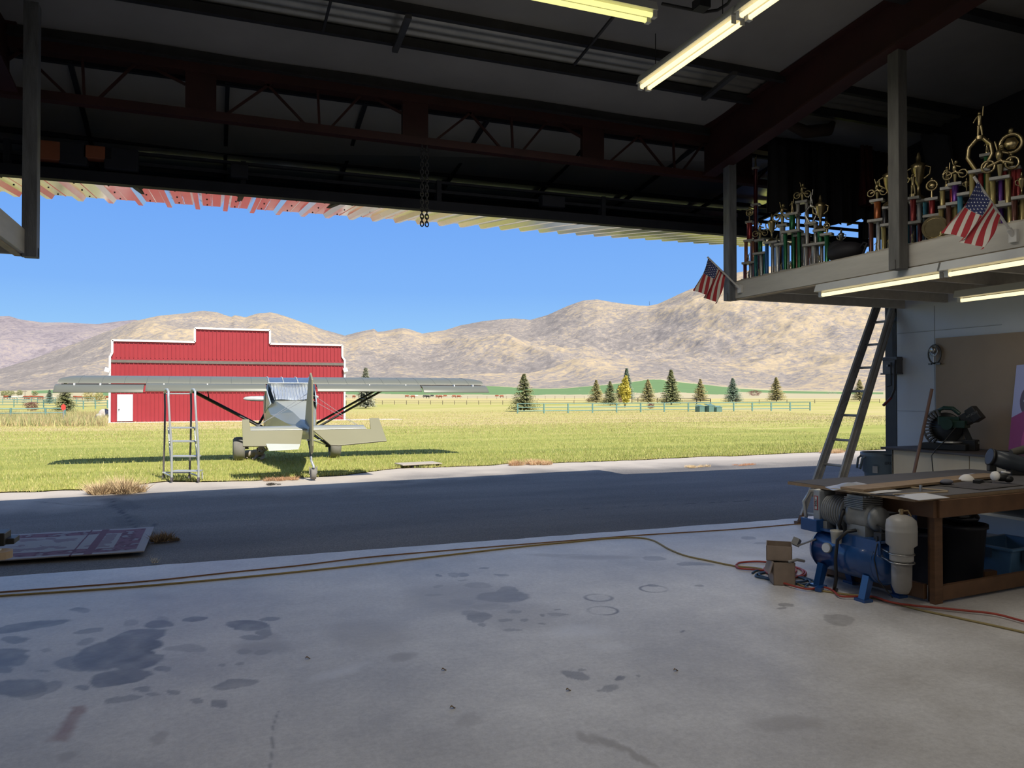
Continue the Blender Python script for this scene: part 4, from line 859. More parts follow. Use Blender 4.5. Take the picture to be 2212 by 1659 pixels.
# wavy plastic rear window
m = bpy.data.materials.new('wavy_clear_plastic'); m.use_nodes = True; t = m.node_tree; bs = t.nodes['Principled BSDF']; bs.inputs['Base Color'].default_value = (.55, .58, .58, 1); bs.inputs['Roughness'].default_value = .08; bs.inputs['Metallic'].default_value = .55
tc = nd(t, 'ShaderNodeTexCoord'); wv = nd(t, 'ShaderNodeTexWave', wave_type='BANDS', bands_direction='X', i_Scale=4.6, i_Distortion=2.5); wv.inputs['Detail'].default_value = 1.5; t.links.new(tc.outputs['Object'], wv.inputs[0])
bp = nd(t, 'ShaderNodeBump', i_Strength=.9, i_Distance=.03); t.links.new(wv.outputs[0], bp.inputs['Height']); t.links.new(bp.outputs[0], bs.inputs['Normal'])
b = MB(); b.grid(lambda a, c: ((a - .5) * (.98 - .16 * c) , -.46 - .66 * c, 1.765 - .355 * c + .01 * math.sin(a * 9)), 12, 4); b.build('rear_window', m, pl, solid=.006)
MBF = M('pale_blue_frame', (.50, .62, .72), .4)
for s in (-1, 1):
    b = MB(); A = (s * .545, -.30, 1.70); B = (s * .49, -1.12, 1.33); C = (s * .56, -.32, 1.12)
    b.add([A, B, C], [(0, 1, 2)] if s < 0 else [(0, 2, 1)]); sw = b.build('side_window', MGLB, pl, solid=.006)
    b = MB(); b.tube([A, B, C], .016, 6, closed=True); b.build('side_window_frame', MBF, pl)
# propeller
b = MB(); b.lathe([(.13, 0), (.12, .08), (.07, .18), (.01, .24)], (0, 2.05, 1.44), (0, 1, 0), 18); b.build('spinner', MDARK, pl)
b = MB()
for s in (-1, 1):
    b.loft([[(s * r_, 2.14 + dy * ch * math.sin(tw), 1.44 + .02 * s + dz_ * ch * math.cos(tw)) for dy, dz_ in [(-1, -1), (-.9, -.2), (-.3, .7), (.6, 1), (.9, .3), (.4, -.7)]] for r_, ch, tw in [(.08, .04, 1.2), (.25, .075, .9), (.5, .085, .6), (.75, .07, .4), (.90, .045, .3), (.94, .015, .3)]])
b.build('propeller', M('prop_grey', (.42, .42, .40), .35), pl)
# tail surfaces
for s in (-1, 1):
    b = MB(); b.loft([[(s * x, y, z) for y, z in [(yl, .925), (yl - .04, .945), (-4.15, .895), (-4.15, .875), (yl, .915)]] for x, yl in [(.05, -3.62), (1.04, -3.8)]]); b.build('stabilizer', MFU, pl)
    hy, hz = -4.17, .882; dx, dz_ = -.74, -.67
    def E(x, c): return (s * x, hy + dx * c, hz + dz_ * c)
    inn = [(.10, .02), (.30, .16), (.38, .43)] if s > 0 else [(.14, .02), (.22, .36), (.24, .40)]
    if s > 0: poly = [E(.05, .0), E(.33, .39), E(.48, .41), E(1.38, .32), E(1.32, -.30), E(1.14, -.30), E(1.12, .0)]
    else: poly = [E(.12, .0), E(.19, .36), E(.38, .39), E(1.17, .37), E(1.17, -.30), E(1.05, -.30), E(1.03, .0)]
    n = Vector((0, -dz_, dx)).normalized() * .028
    b = MB(); b.prism(poly, n); b.build('elevator', MOG, pl, bevel=.006)
    b = MB(); b.tube([(s * .03, -4.05, 1.55), (s * .98, -4.0, .90)], .004, 5); b.tube([(s * .03, -3.9, 1.45), (s * .95, -3.75, .93)], .004, 5); b.build('brace_wire', MSTE, pl)
b = MB(); P = [(-.20, .36), (-.24, .47), (-.74, .49), (-.78, .33)]
b.prism([(x, -4.17 - .74 * c - .012, .882 - .67 * c - .0) for x, c in P], (0, -.012, -.012)); b.build('trim_tab', MPALE, pl)
b = MB(); b.prism([(-.012, -3.45, 1.03), (-.012, -3.95, 1.72), (-.012, -4.18, 1.90), (-.012, -4.26, 1.90), (-.012, -4.26, .72), (-.012, -3.9, .92)], (.024, 0, 0)); b.build('fin', MOG, pl, bevel=.006)
b = MB(); poly = [(0, 0, 1.93), (0, -.30, 1.80), (0, -.36, 1.3), (0, -.42, .62), (0, -.36, .50), (0, -.2, .46), (0, 0, .60)]
b.T = Matrix.Translation((0, -4.275, 0)) @ Matrix.Rotation(math.radians(-1), 4, 'Z'); b.prism([(-.016, y, z) for x, y, z in poly], (.032, 0, 0)); b.build('rudder', MOG, pl, bevel=.006)
b = MB(); b.b2((-.09, -4.42, .70), (.16, -4.38, .715)); b.build('rudder_horn', MPALE, pl)
b = MB(); b.tube([(0, -3.95, .70), (.0, -4.25, .52), (0, -4.40, .34)], [.022, .02, .02], 8); b.build('tail_spring', MTUB, pl)
b = MB(); b.tube([(0, -4.36, .40), (.0, -4.40, .34), (.03, -4.52, .24), (.03, -4.52, .21)], .022, 8); b.tube([(-.03, -4.46, .23), (-.03, -4.45, .105)], .012, 6); b.tube([(.09, -4.46, .23), (.09, -4.45, .105)], .012, 6); b.build('tail_fork', MSTE, pl)
b = MB(); b.lathe([(.04, -.04), (.09, -.048), (.108, -.03), (.108, .03), (.09, .048), (.04, .04)], (.03, -4.45, .104), (1, 0, 0), 18); b.build('tail_wheel', MTIRE, pl)

# ================================================================ rolling ladder
MAL = M('grey_painted_tube', (.50, .53, .52), .35, .4, var=.05); MALD = M('dark_tube', (.12, .11, .12), .4)
p = Pz(371, 1041, 0); rl = thing('rolling_ladder', 'grey rolling step ladder with handrails standing under the left wing', 'ladder', (p.x, p.y, 0), -YAW)
WL = .47; DP = .36
for s, x in ((0, 0), (1, WL)):
    b = MB(); b.tube([(x, 0, .06), (x - .005, .0, .62), (x - .05, .02, 1.05), (x - .09, .05, 1.50), (x - .10, .08, 1.58), (x - .15, .14, 1.625), (x - .21, .22, 1.62), (x - .26, .28, 1.56)], .020, 8); b.build('front_rail', MAL, rl)
    b = MB(); b.tube([(x - .26, .28, 1.56), (x - .265, .31, 1.3), (x - .28, .33, .7), (x - .31, DP, .08)], .018, 8); b.build('rear_rail', MALD, rl)
    b = MB(); b.tube([(x - .20, .30, .95), (x - .10, .15, .5), (x + .0, .02, .14)], .012, 6); b.build('stringer', MAL, rl)
for z, xo, y in ((.94, -.16, .20), (.70, -.11, .15), (.44, -.06, .10), (.185, .0, .03)):
    b = MB(); b.b2((xo, y - .02, z - .015), (xo + WL, y + .16, z + .01)); b.build('step', MAL, rl, bevel=.004)
b = MB(); b.tube([(-.26, .3, 1.545), (WL - .26, .3, 1.545)], .013, 6); b.build('top_bar', MAL, rl)
b = MB(); b.tube([(-.31, DP - .03, .13), (WL - .31, DP - .03, .13)], .015, 6); b.tube([(0, 0, .10), (-.31, DP, .12)], .014, 6); b.tube([(WL, 0, .10), (WL - .31, DP, .12)], .014, 6); b.tube([(WL - .04, DP - .1, .14), (WL - .04, DP - .1, .02)], .014, 6); b.build('base_frame', MAL, rl)
for x, y in ((0, 0), (WL, 0), (-.31, DP), (WL - .31, DP)):
    b = MB(); b.cyl((x - .012, y, .03), (x + .012, y, .03), .032, n=12); b.b2((x - .02, y - .02, .04), (x + .02, y + .02, .08)); b.build('caster', MALD, rl)

# ================================================================ dog
dp = Pz(558, 991, 0); dog = thing('dog', 'pale labrador dog lying in the airplane shade beside the left wheel', 'dog', (dp.x, dp.y, 0), -YAW); dog.scale = (1, 1, .74)
MDOG = M('pale_dog_fur', (.46, .40, .32), .9, var=.10, scale=6, bump=.3, bscale=60); MDF = M('tan_dog_ear', (.30, .19, .11), .9); MBLK = M('dog_black', (.012, .01, .01), .3)
b = MB()
body = [((-.42, .10, .13), (.14, .13, .12)), ((-.26, .09, .145), (.20, .13, .13)), ((-.08, .06, .16), (.18, .12, .135)), ((.03, .01, .185), (.10, .10, .13)), ((.07, -.02, .25), (.085, .085, .11)), ((.10, -.05, .30), (.095, .10, .095)),
        ((.10, -.13, .265), (.055, .09, .05)), ((.10, -.19, .245), (.042, .045, .038)), ((.10, -.14, .235), (.045, .08, .03)), ((-.40, -.02, .07), (.13, .07, .06)), ((-.30, -.10, .035), (.10, .045, .032))]
for c, r in body: b.ell(c, r, 14, 9)
b.tube([(-.0, .0, .13), (-.02, -.12, .06), (.0, -.30, .035), (.0, -.36, .03)], [.055, .042, .034, .038], 8)
b.tube([(.12, .0, .13), (.15, -.12, .06), (.17, -.28, .035), (.18, -.35, .03)], [.055, .042, .034, .038], 8)
b.tube([(-.52, .12, .10), (-.66, .14, .04), (-.74, .05, .02)], [.035, .022, .012], 7)
db = b.build('body', MDOG, dog)
rm = db.modifiers.new('remesh', 'REMESH'); rm.mode = 'VOXEL'; rm.voxel_size = .011; rm.use_smooth_shade = True; sm_ = db.modifiers.new('smooth', 'SMOOTH'); sm_.iterations = 4; sm_.factor = .6
for s in (-1, 1):
    b = MB(); b.loft([[(.10 + s * (x), -.05 + y, z), (.10 + s * (x + .018), -.05 + y, z), (.10 + s * (x + .018), .01 + y * .6, z), (.10 + s * x, .01 + y * .6, z)] for x, y, z in [(.065, 0, .385), (.095, -.01, .36), (.108, -.015, .32), (.10, -.02, .275), (.085, -.02, .255)]]); b.build('ear', MDF, dog, bevel=.004)
    b = MB(); b.ell((.10 + s * .042, -.138, .312), .011, 8, 6); b.build('eye', MBLK, dog)
b = MB(); b.ell((.10, -.232, .258), (.020, .014, .016), 10, 6); b.build('nose', MBLK, dog)
b = MB(); b.ell((.10, -.085, .368), (.07, .06, .035), 10, 6); b.ell((.10, -.2, .215), (.02, .03, .008), 8, 5); b.build('brow_patch', M('dog_brow', (.40, .33, .25), .9), dog)

# ================================================================ rug on the asphalt
A_, B_, C_ = Pz(333, 1142, .012), Pz(311, 1195, .012), Pz(-60, 1163, .012)
ux = (A_ - C_).normalized(); wdt = (B_ - A_).length; uy = (B_ - A_).normalized()
m = bpy.data.materials.new('faded_oriental_rug'); m.use_nodes = True; t = m.node_tree; bs = t.nodes['Principled BSDF']; bs.inputs['Roughness'].default_value = .95
at = nd(t, 'ShaderNodeAttribute', attribute_name='pat'); rp = nd(t, 'ShaderNodeValToRGB'); r = rp.color_ramp
for i, (q_, c) in enumerate([(0, (.27, .26, .25)), (.33, (.33, .31, .31)), (.5, (.22, .20, .21)), (.8, (.17, .08, .11)), (1, (.11, .05, .07))]):
    e = r.elements[i] if i < 2 else r.elements.new(q_)
    e.position = q_; e.color = (*c, 1)
t.links.new(at.outputs['Fac'], rp.inputs[0]); t.links.new(rp.outputs[0], bs.inputs['Base Color'])
L_ = 3.4; na, nb = 420, 150; aa, bb = np.meshgrid(np.linspace(0, 1, na), np.linspace(0, 1, nb)); sx = aa * L_; sy_ = bb * wdt
V = np.array(A_)[None, None, :] - sx[..., None] * np.array(ux) + sy_[..., None] * np.array(uy); V[..., 2] = .016 + .010 * fbm(sx * 3, sy_ * 3, 3) 
idx = np.arange(aa.size).reshape(aa.shape); Fq = np.stack([idx[:-1, :-1], idx[1:, :-1], idx[1:, 1:], idx[:-1, 1:]], -1).reshape(-1, 4)
ed = np.minimum(np.minimum(sy_, wdt - sy_), sx); mot = fbm(sx * 9, sy_ * 9, 3)
pat = .15 + .55 * (fbm(sx * 5, sy_ * 5, 4) > .56) * .8
pat = np.where(ed < .30, .78 + .2 * (mot > .5) - .5 * (mot > .62), pat); pat = np.where((ed > .30) & (ed < .34), .15, pat); pat = np.where((ed > .05) & (ed < .08), .2, pat); pat = np.where(ed < .05, .35, pat)
pat = np.where((sx > .45) & (sx < .52) & (ed > .0), .9, pat); pat = np.where((sx > .62) & (sx < .64), 1.0, pat)
pat = np.clip(pat, 0, 1)
rug = npmesh('rug', V.reshape(-1, 3), Fq, [m], True); at = rug.data.attributes.new('pat', 'FLOAT', 'POINT'); at.data.foreach_set('value', pat.ravel().astype(np.float32))
s_ = rug.modifiers.new('solid', 'SOLIDIFY'); s_.thickness = .012; s_.offset = -1
tag(rug, 'long faded grey and maroon patterned rug lying on the asphalt', 'rug')
# ================================================================ lamps
MTB = M('lit_tube', (1.0, .83, .45), .5, var=0, emit=1.5); MHS = M('white_lamp_housing', (.62, .63, .62), .4, var=.04); MTBY = M('lit_yellow_tube', (.95, .88, .32), .5, var=0, emit=1.1)
def lamp(label, c, L, ax, watts, tubes=2, mat=None, group=None, hang=0, gap=.075, col=(1, .95, .86)):
    o = thing('fluorescent_light', label, 'light', c, 0 if ax == 'u' else PI / 2, group)
    b = MB(); b.prism([(-L / 2, -.075, .03), (-L / 2, .075, .03), (-L / 2, .05, .10), (-L / 2, -.05, .10)], (L, 0, 0)); b.build('housing', MHS, o)
    for k in range(tubes):
        y = (k - (tubes - 1) / 2) * gap
        b = MB(); b.cyl((-L / 2 + .03, y, 0), (L / 2 - .03, y, 0), .018, n=10); b.build('tube', mat or MTB, o)
        for s in (-1, 1): b = MB(); b.b2((s * (L / 2 - .03) - .008, y - .02, -.02), (s * (L / 2 - .01) + .008, y + .02, .04)); b.build('lamp_holder', MHS, o)
    if hang:
        for s in (-1, 1): b = MB(); b.cyl((s * L * .35, 0, .1), (s * L * .35, 0, .1 + hang), .004, n=5); b.build('hanger', MDARK, o)
    l = bpy.data.lights.new('tube_light', 'AREA'); l.shape = 'RECTANGLE'; l.size = L; l.size_y = .12; l.energy = watts; l.color = col
    q = bpy.data.objects.new('tube_light', l); COL.objects.link(q); q.parent = o; q.location = (0, 0, -.03)
    return o
p1, p2 = Pz(1395, 193, 4.22), Pz(1568, 38, 4.22)
L1 = abs(p1.y - p2.y)
lamp('twin tube ceiling light pointing at the door, the lower full one', (3.50, p1.y - L1 / 2, 4.22), L1, 'v', 14, hang=.3)
lamp('twin tube ceiling light cut by the top frame edge, end to end with another', (3.50, p2.y - L1 / 2 - .03, 4.22), L1, 'v', 14, hang=.5)
p = Pz(1420, 30, 4.36); lamp('yellow twin tube light crossing the top of the view', (p.x - .65, p.y + .02, 4.33), 1.25, 'u', 12, mat=MTBY, hang=.35, gap=.085)
a_, b_, c_ = Pz(1735, 636, 2.50), Pz(1986, 591, 2.50), 0
lamp('single tube light under the loft edge, the outer one', (5.47, (a_.y + b_.y) / 2, 2.50), abs(a_.y - b_.y), 'v', 3, 1)
lamp('single tube light under the loft edge cut by the right frame edge', (5.47, b_.y - .70, 2.50), 1.36, 'v', 3, 1)
p = Pz(2070, 650, 2.50); lamp('lower tube light deeper under the loft at the right frame edge', (p.x, p.y - .65, 2.50), 1.3, 'v', 3, 1)
for i, (x, y) in enumerate([(.2, 2.2), (.2, -1.4), (3.2, .4), (3.2, -2.6), (.2, -5.0), (3.2, -6.0)]):
    lamp('unseen twin tube ceiling light added behind the viewer', (x, y, 4.4), 1.25, 'u', 14, group='unseen ceiling lights added behind the viewer')  # out-of-view fixtures added to brighten the floor
# dark siding above the loft on the right wall
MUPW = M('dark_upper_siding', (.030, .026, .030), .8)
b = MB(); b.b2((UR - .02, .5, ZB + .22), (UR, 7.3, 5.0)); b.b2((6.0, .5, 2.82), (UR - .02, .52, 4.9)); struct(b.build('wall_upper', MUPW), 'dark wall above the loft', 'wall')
# ceiling hardware: strut channels, thin rods, conduit
MST_ = M('perforated_strut', (.12, .12, .12), .45, .5)
for (a, b_), lb in [(((883, 35), (853, 110)), 'perforated steel strut hanging between purlins left of the lights'), (((1588, 158), (1520, 214)), 'grey steel strut channel under the purlins near the red rafter')]:
    p, q = Pz(*a, 4.585), Pz(*b_, 4.585); m = MB(); m.bar(p, q, .05, .035)
    tag(m.build('strut_channel', MST_), lb, 'bracket')
for a, b_, lb in [((1330, 30), (1240, 140), 'thin dark rod crossing the corrugated strip near the lights'), ((715, 0), (697, 70), 'thin dark rod crossing the corrugated strip at upper left')]:
    m = MB(); m.bar(Pz(*a, 4.60), Pz(*b_, 4.60), .02, .02); tag(m.build('brace_rod', MDARK), lb, 'rod')
m = MB(); P = [Pz(x, y, 4.5) for x, y in [(1430, 8), (1480, 18), (1520, 26), (1550, 22), (1572, 8), (1590, -20)]]; m.tube(P, .012, 6); m.box(Pz(1515, 10, 4.52), (.1, .1, .07)); tag(m.build('conduit', MDARK), 'dark electrical conduit joining the ceiling lights', 'conduit')
# chain
p0, p1_ = Pv(917, 316, 7.46), Pv(920, 492, 7.46); b = MB(); n = 22
for s in (-1, 1):
    for i in range(n):
        z = p0.z + (p1_.z - p0.z) * i / n; c = Vector((p0.x + s * .025, p0.y, z)); L = abs(p0.z - p1_.z) / n * .72
        b.tube([c + Vector((math.cos(t) * .019 * (1 if i % 2 else .3), math.cos(t) * .019 * (.3 if i % 2 else 1), math.sin(t) * L)) for t in np.linspace(0, 2 * PI, 10, False)], .0065, 5, closed=True)
tag(b.build('chain', MDARK), 'dark doubled steel chain hanging from the header truss', 'chain')

# ================================================================ flags
def mat_attr(name, stops, rough=.8, const=True):
    m = bpy.data.materials.new(name); m.use_nodes = True; t = m.node_tree; bs = t.nodes['Principled BSDF']; bs.inputs['Roughness'].default_value = rough
    a = nd(t, 'ShaderNodeAttribute', attribute_name='pat'); r_ = nd(t, 'ShaderNodeValToRGB'); r = r_.color_ramp; r.interpolation = 'CONSTANT' if const else 'LINEAR'
    for i, (q_, c) in enumerate(stops):
        e = r.elements[i] if i < 2 else r.elements.new(q_)
        e.position = q_; e.color = (*c, 1)
    t.links.new(a.outputs['Fac'], r_.inputs[0]); t.links.new(r_.outputs[0], bs.inputs['Base Color']); return m
MFLAG = mat_attr('flag_cloth', [(0, (.42, .03, .04)), (.3, (.72, .68, .60)), (.6, (.035, .045, .14)), (.85, (.8, .8, .8))])
def flag(label, TL, TR, BL_, BR, pole, base, cano=.42):
    "cloth corners: hoist top, hoist bottom, fly..; stripes run hoist to fly"
    o = thing('flag', label, 'flag', base); T = Vector(base)
    n1, n2 = 130, 98; s, t = np.meshgrid(np.linspace(0, 1, n1), np.linspace(0, 1, n2))
    C = [np.array(q) for q in (TL, TR, BL_, BR)]
    Pp = (C[0] * ((1 - s) * (1 - t))[..., None] + C[1] * (s * (1 - t))[..., None] + C[2] * ((1 - s) * t)[..., None] + C[3] * (s * t)[..., None])
    w = .035 * np.sin(s * 3 + t * 12 + 1) * (.25 + .75 * s) + .012 * np.sin(t * 25 + s * 4) * s
    Pp = Pp + w[..., None] * np.array((.5, -.85, 0)) * .9; Pp = Pp - np.array(T)
    stripe = (np.floor(t * 13) % 2) * .4
    uu, vv = s / cano, t / (7 / 13); inc = (uu < 1) & (vv < 1)
    pat = np.where(inc, .7, stripe)
    gx = (uu * 11) ; gy = (vv * 9); fx_ = gx % 1 - .5; fy_ = gy % 1 - .5; star = (np.hypot(fx_ * .9, fy_) < .27) & ((np.floor(gx) + np.floor(gy)) % 2 == 0)
    pat = np.where(inc & star, .95, pat)
    idx = np.arange(s.size).reshape(s.shape); Fq = np.stack([idx[:-1, :-1], idx[1:, :-1], idx[1:, 1:], idx[:-1, 1:]], -1).reshape(-1, 4)
    f = npmesh('cloth', Pp.reshape(-1, 3), Fq, [MFLAG], True, parent=o); at = f.data.attributes.new('pat', 'FLOAT', 'POINT'); at.data.foreach_set('value', pat.ravel().astype(np.float32))
    b = MB(); b.T = Matrix.Translation(-T); b.cyl(pole[0], pole[1], .010, n=8); b.build('pole', M('white_pole', (.72, .70, .66), .4), o)
    b = MB(); b.T = Matrix.Translation(-T); b.box(pole[0], (.03, .06, .09)); b.cyl(pole[0], Vector(pole[0]).lerp(Vector(pole[1]), .12), .018, n=8); b.build('bracket', M('white_pole'), o)
    return o
u0 = 5.40
flag('larger flag on a slanted pole at the right part of the loft edge', Pu(2110, 392, 5.10), Pu(2068, 505 - 5, 5.05) if False else Pu(2044, 500, 4.98), Pu(2160, 466, 5.25), Pu(2122, 540, 5.10), (Pu(2190, 510, 5.42), Pu(2104, 382, 5.08)), Pu(2190, 510, 5.42))
flag('small flag on a pole beside the blue grey post at the loft corner', Pu(1531, 558, 5.15) if False else Pv(1529, 556, 7.15), Pv(1503, 626, 7.15), Pv(1567, 594, 7.1), Pv(1547, 657, 7.1), (Pv(1599, 624, 7.0), Pv(1528, 555, 7.15)), Pv(1599, 624, 7.0))

# ================================================================ trophies on the loft
MGO = M('gold_plate', (.40, .32, .17), .30, .95, var=.1, scale=20); MSI = M('silver_plate', (.45, .44, .42), .28, .95, var=.1, scale=20)
MMB = M('grey_marble', (.42, .41, .38), .35, var=.2, scale=20); MDW = M('dark_walnut', (.07, .045, .035), .5)
TC = {'red': (.30, .03, .03), 'maroon': (.12, .02, .03), 'green': (.02, .16, .06), 'teal': (.02, .16, .15), 'blue': (.03, .13, .33), 'purple': (.12, .03, .26), 'orange': (.42, .12, .03), 'copper': (.30, .13, .07), 'silver': (.42, .40, .38), 'white': (.7, .7, .68), 'black': (.03, .03, .035), 'gold': (.45, .36, .14), 'brown': (.16, .06, .04), 'skyblue': (.1, .35, .5), 'pink': (.35, .18, .18)}
def TM(c): return M('column_' + c, TC[c], .3, .5, var=.3, scale=26, stretch=(1, 1, .25))
def fig_moto(b, z, h, s=1):
    r = h * .19
    for x in (-h * .28, h * .28): b.tube([(x * s + math.cos(t) * r * .85, 0, z + h * .34 + math.sin(t) * r * .85) for t in np.linspace(0, 2 * PI, 12, False)], h * .035, 5, closed=True); b.ell((x * s, 0, z + h * .34), h * .05, 6, 4)
    b.cyl((0, 0, z), (0, 0, z + h * .34), h * .05, h * .09, 8); b.tube([(-h * .28 * s, 0, z + h * .34), (0, 0, z + h * .45), (h * .28 * s, 0, z + h * .34)], h * .05, 6)
    b.ell((-h * .02 * s, 0, z + h * .62), (h * .09, h * .07, h * .16), 8, 6); b.ell((h * .04 * s, 0, z + h * .84), h * .075, 8, 6)
    b.tube([(0, 0, z + h * .70), (h * .2 * s, 0, z + h * .62)], h * .035, 5); b.tube([(0, 0, z + h * .50), (h * .1 * s, 0, z + h * .36)], h * .045, 5); b.tube([(-.05 * h * s, 0, z + .7 * h), (-h * .12 * s, 0, z + h)], h * .025, 5)
def fig_person(b, z, h):
    b.tube([(0, 0, z), (0, 0, z + h * .1)], h * .12, 8); b.tube([(-h * .05, 0, z + h * .1), (-h * .03, 0, z + h * .45)], [h * .03, h * .05], 6); b.tube([(h * .07, 0, z + h * .1), (h * .03, 0, z + h * .45)], [h * .03, h * .05], 6)
    b.tube([(0, 0, z + h * .42), (0, 0, z + h * .58), (0, 0, z + h * .72)], [h * .07, h * .06, h * .085], 8); b.ell((0, 0, z + h * .80), h * .055, 8, 6)
    b.tube([(-h * .08, 0, z + h * .70), (-h * .17, 0, z + h * .55)], h * .025, 5); b.tube([(h * .08, 0, z + h * .70), (h * .10, 0, z + h)], h * .025, 5)
def fig_cup(b, z, h):
    b.lathe([(h * .16, 0), (h * .14, h * .05), (h * .04, h * .12), (h * .035, h * .32), (h * .09, h * .42), (h * .14, h * .66), (h * .15, h * .74), (h * .05, h * .80), (h * .05, h * .9), (h * .02, h)], (0, 0, z), n=12)
    for s in (-1, 1): b.tube([(s * h * .14, 0, z + h * .70), (s * h * .23, 0, z + h * .66), (s * h * .21, 0, z + h * .52), (s * h * .10, 0, z + h * .44)], h * .022, 5)
def fig_disc(b, z, h):
    b.cyl((0, 0, z), (0, 0, z + h * .35), h * .08, h * .05, 8); b.tube([(math.cos(t) * h * .24, 0, z + h * .62 + math.sin(t) * h * .24) for t in np.linspace(0, 2 * PI, 16, False)], h * .05, 6, closed=True); b.lathe([(h * .02, -.006), (h * .17, -.006), (h * .17, .006), (h * .02, .006)], (0, 0, z + h * .62), (0, 1, 0), 6)
    b.ell((0, 0, z + h * .95), (h * .07, h * .05, h * .08), 6, 4)
def fig_arch(b, z, h):
    for s in (-1, 1): b.tube([(s * h * .05, 0, z), (s * h * .17, 0, z + h * .22), (s * h * .15, 0, z + h * .38), (s * h * .04, 0, z + h * .5)], h * .035, 6)
    b2_ = b; fig_person(b2_, z + h * .48, h * .52)
FIG = dict(moto=fig_moto, person=fig_person, cup=fig_cup, disc=fig_disc, arch=fig_arch)
ZD = ZB + .20
def trophy(label, px, ytop, tiers, fig='moto', figh=.2, u=5.62, w=.11, fm=None, base=MMB):
    "tiers from the deck up: (fraction of height, number of columns, colour)"
    P = Pu(px, ytop, u); H_ = P.z - ZD; o = thing('trophy', label, 'trophy', (u, P.y, ZD), math.radians(-62), 'trophies along the loft edge')
    fh = min(figh, H_ * .5); z = .0; hh = H_ - fh
    b = MB(); b.b2((-w * .62, -w * .45, 0), (w * .62, w * .45, .03)); b.build('base', base, o, bevel=.003); z = .03
    tot = sum(t[0] for t in tiers); hb = hh - .03
    for i, (fr, n, c) in enumerate(tiers):
        th = hb * fr / tot; k = w * (1 - .22 * i); ch = th - .025
        for j in range(n):
            x = 0 if n == 1 else (j / (n - 1) - .5) * k * .85; y = 0 if n < 3 or j != 1 else k * .2
            b = MB(); r = .020 + .004 * (n == 1) + .006 * (n == 1) * (w > .12)
            b.lathe([(r * 1.15, 0), (r, .01), (r, ch - .01), (r * 1.15, ch)], (x, y, z), n=10); b.build('column', TM(c if isinstance(c, str) else c[j % len(c)]), o)
        b = MB(); b.b2((-k * .58, -k * .4, z + ch), (k * .58, k * .4, z + th)); b.build('platform', base, o, bevel=.003); z += th
        if i < len(tiers) - 1 and n > 1:
            b = MB(); fig_person(b, z - th + .0, min(.10, ch * .6)); b.T = Matrix.Identity(4); q = b.build('small_figure', fm or MGO, o); q.location = (0, -k * .3, 0)
    b = MB(); FIG[fig](b, z, fh); b.build('figure', fm or MGO, o)
    return o
T_ = trophy
T_('very tall dark maroon column trophy closest to the blue grey post', 1632, 335, [(1.0, 3, 'maroon'), (.9, 1, 'maroon'), (.9, 1, 'maroon')], 'person', .14, u=5.80)
T_('trophy with a round gold disc above a red column, leftmost on the loft', 1619, 447, [(.45, 3, ('maroon', 'white', 'pink')), (.6, 2, ('copper', 'copper')), (.5, 1, 'red')], 'disc', .16, w=.13)
T_('trophy with a gold motorcycle on teal columns, second from the left', 1642, 478, [(1, 3, ('teal', 'white', 'teal')), (.55, 1, 'green')], 'moto', .2, w=.12)
T_('trophy with a plain gold cup over blue and silver columns', 1667, 462, [(1, 3, ('blue', 'silver', 'blue'))], 'cup', .30, w=.13, u=5.6)
T_('trophy with rearing gold motorcycle and a white ring emblem on blue columns', 1690, 436, [(.9, 3, ('white', 'blue', 'white')), (.6, 1, 'silver')], 'moto', .24, w=.13)
T_('small gold figure on a green column above a green pair, left group', 1711, 430, [(1, 3, 'green'), (.45, 1, 'green')], 'person', .15, w=.17)
T_('trophy with gold motorcycle on wide silver columns, tallest of the left row', 1733, 393, [(.8, 3, ('brown', 'silver', 'brown')), (.75, 2, 'silver')], 'moto', .20, w=.14, u=5.72)
T_('silver trophy with open wishbone arms and figure, right of the silver motorcycle one', 1752, 410, [(.7, 4, ('silver', 'pink', 'silver', 'silver')), (.7, 2, 'silver')], 'arch', .33, w=.13, fm=MSI)
T_('trophy with gold winged cup over a short green block', 1772, 422, [(.7, 3, ('silver', 'silver', 'pink')), (.45, 1, 'green')], 'cup', .34, w=.14)
T_('single thick speckled green column trophy beside the black bag', 1786, 478, [(1, 1, 'green')], 'disc', .12, w=.10)
T_('short purple and white trophy cup standing behind the black bag', 1817, 494, [(.6, 2, 'purple')], 'cup', .2, fm=MSI, u=5.85)
T_('trophy with gold motorcycle on an orange column left of the middle post', 1895, 386, [(.8, 3, ('brown', 'white', 'brown')), (.5, 1, 'orange')], 'moto', .19, w=.13)
T_('gold figure topped vase trophy on a black column touching the middle post', 1921, 354, [(.8, 3, ('gold', 'silver', 'silver')), (.55, 2, ('black', 'gold'))], 'cup', .38, w=.12)
T_('trophy with a saluting gold figure just right of the middle post', 1972, 366, [(.8, 3, ('skyblue', 'black', 'maroon')), (.9, 1, 'red')], 'person', .24, w=.12)
T_('tall gold trumpet shaped cup trophy right of the middle post', 1984, 330, [(.6, 3, ('maroon', 'white', 'skyblue'))], 'cup', .42, w=.12, u=5.75)
T_('gold star burst trophy on a coiled red column', 2013, 384, [(.6, 3, ('black', 'gold', 'black')), (.4, 1, 'red')], 'disc', .17)
T_('gold figure trophy on red and gold columns left of the purple one', 2046, 352, [(1, 3, ('gold', 'brown', 'gold')), (.6, 2, ('gold', 'red'))], 'person', .2)
T_('gold motorcycle trophy on a short purple column', 2063, 342, [(1, 3, ('brown', 'gold', 'brown')), (.6, 1, 'purple')], 'moto', .2)
T_('small gold cup trophy on pale blue columns behind the larger flag', 2088, 384, [(1, 2, 'skyblue')], 'cup', .12)
T_('tallest gold trophy of stacked figures crowned by a motorcycle', 2116, 231, [(.55, 3, ('gold', 'red', 'gold'))], 'arch', .95, w=.13)
